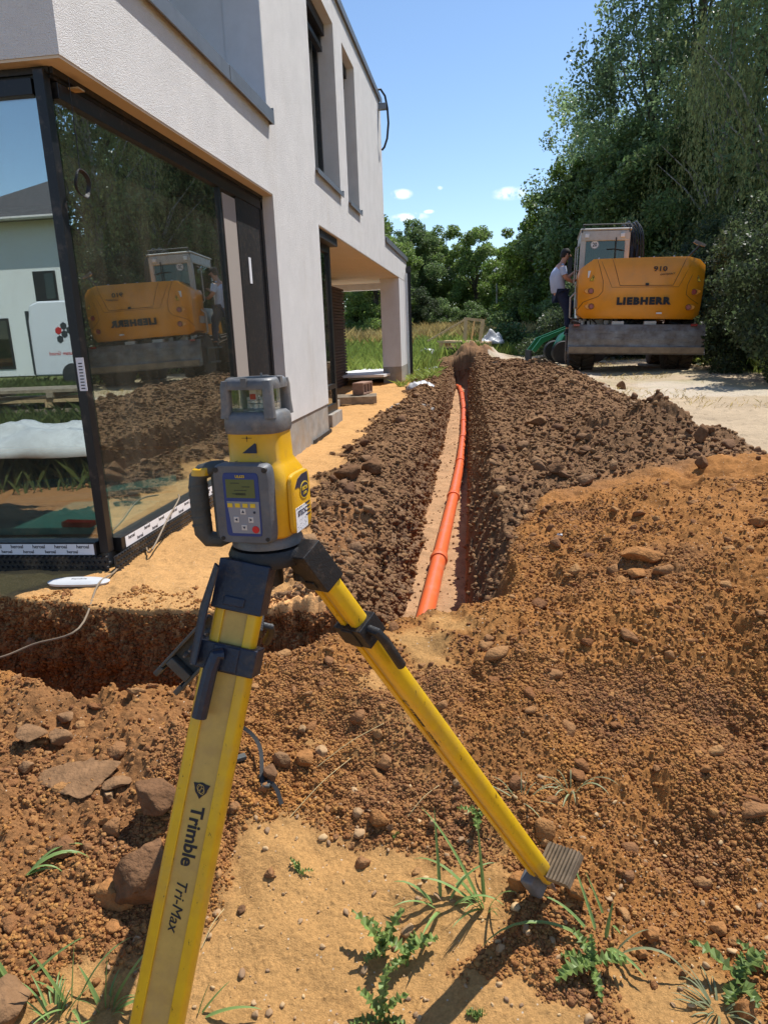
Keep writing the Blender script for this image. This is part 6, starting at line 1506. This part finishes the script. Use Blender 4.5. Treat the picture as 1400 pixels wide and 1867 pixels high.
meadow('weed_patch','patch of low weeds where the sand path meets the spoil by the column',2600,(-1.75,-1.0),(15.5,19.5),66,(.04,.16),.012,'blade_green',kweed,lean=.8)
# ground behind the camera, seen mirrored in the front glass
meadow('lawn_grass','long grass in front of the neighbouring house, mirrored in the glass',42000,(-14,-2.2),(-14,-.6),67,(.12,.38),.010,'lawn',lean=.4)
# ================================================================ NEIGHBOURING HOUSE, VAN, TIMBER (behind the camera)
nb=thing('neighbour_house','white house with dark tiled roof, mirrored in the front corner glass','house',(-15,-22,-1.2))
m=MB(); m.box(-7,5.5,-9,0,0,6.3); m.build('wall','neighbour',nb)
m=MB(); m.add([(-7.7,-9.7,6.15),(6.2,-9.7,6.15),(6.2,.7,6.15),(-7.7,.7,6.15),(-2.5,-4.5,9.0),(1.0,-4.5,9.0)],[(0,1,5,4),(1,2,5),(2,3,4,5),(3,0,4),(3,2,1,0)]); m.build('roof','roof',nb)
for (x0,x1,z0,z1) in ((-1.6,-.3,.3,2.4),(2.0,3.2,3.0,4.2),(-6,-4.6,.3,2.4),(-3.2,-2.2,3.0,4.2)):
    m=MB(); m.box(x0,x1,-.02,.03,z0,z1); wn=m.build('window','frame',nb); m=MB(); m.box(x0+.1+(x1-x0)*.4,x1-.1,.032,.04,z0+.1,z1-.1); m.build('pane','cabglass',wn)
m=MB(); m.tube([(1.6,.6,6.1),(1.4,.12,5.3),(1.4,.08,0)],.05,8); m.build('downpipe','cabgrey',nb); m=MB(); m.cyl((-7.7,.75,6.15),(6.2,.75,6.15),.08,n=8); m.build('gutter','cabgrey',nb)
vn_=thing('van','white delivery van with a hexagon emblem, mirrored in the front corner glass','van',(-12.9,-13.0,-1.2),(0,0,R(4)))
prof=[(0,.35),(0.02,1.9),(.12,2.35),(.4,2.45),(3.9,2.42),(4.3,2.2),(4.75,1.35),(5.5,1.15),(5.6,.5),(5.5,.35)]
m=MB(); m.prism(prof,'y',-1.95,0); bd_=m.build('body','vanwhite',vn_,bevel=.06)
m=MB(); m.prism([(4.05,1.4),(4.6,1.4),(4.25,2.1),(4.05,2.15)],'y',.0,.012); m.build('side_window','cabglass',vn_)
m=MB(); m.box(-.01,.05,.001,.02,.4,2.2); m.box(-.03,-.0,-1.9,-.05,.35,.6); m.box(-.02,.03,-.1,.012,.5,2.2); m.build('bumper','cabdark',vn_)
for x in (1.25,4.6):
    m=MB(); m.lathe([(.2,-.12),(.33,-.12),(.36,0),(.33,.08),(.2,.1)],n=24); T=Matrix.Translation((x,-.06,.36))@Matrix.Rotation(-PI/2,4,'X'); w_=m.build('wheel','rubber',vn_,T=T,smooth=True); m=MB(); m.lathe([(.02,.03),(.2,.05),(.2,.02)],n=12); m.build('hub','cabgrey',w_,T=T)
for k,(x,z,mm_) in enumerate(((.98,1.62,'red'),(1.16,1.52,'cabdark'),(1.16,1.74,'cabdark'),(1.34,1.62,'cabdark'),(1.0,1.38,'cabdark'))):
    m=MB(); m.prism([(x+.11*math.cos(t),z+.11*math.sin(t)) for t in [PI/6+q*PI/3 for q in range(6)]],'y',.0,.008); m.build('emblem',mm_,bd_)
T=frameT((1.1,.004,.98),(-1,0,0),(0,0,1)); lettering('aus gutem Grund',.15,T,'red',bd_,bold=.002)
for k in range(3):
    simple('board_stack',['bottom','middle','top'][k]+' layer of old timber boards on the grass, mirrored in the front glass','boards',lambda m:[m.box(-1.6+.1*(j%2),1.6-.12*(j%3),-.5+j*.2,-.34+j*.2,0,.05) for j in range(5)]+[m.box(-1.2+j*1.1,-1.1+j*1.1,-.5,.5,-.08,0) for j in range(3)],'wood' if k==1 else 'woodgrey',(-6.9,-4.6,-1.05+.16*k),(0,0,R(3-5*k)))
tarp('plastic_sheet','large white tarpaulin with folds lying on the grass, mirrored in the front glass',(-4.9,-1.2,-1.22),1.3,.55,.30,21)
tarp('plastic_sheet','second white tarpaulin beside the large one, mirrored in the front glass',(-3.0,-.4,-1.28),.6,.4,.14,23)
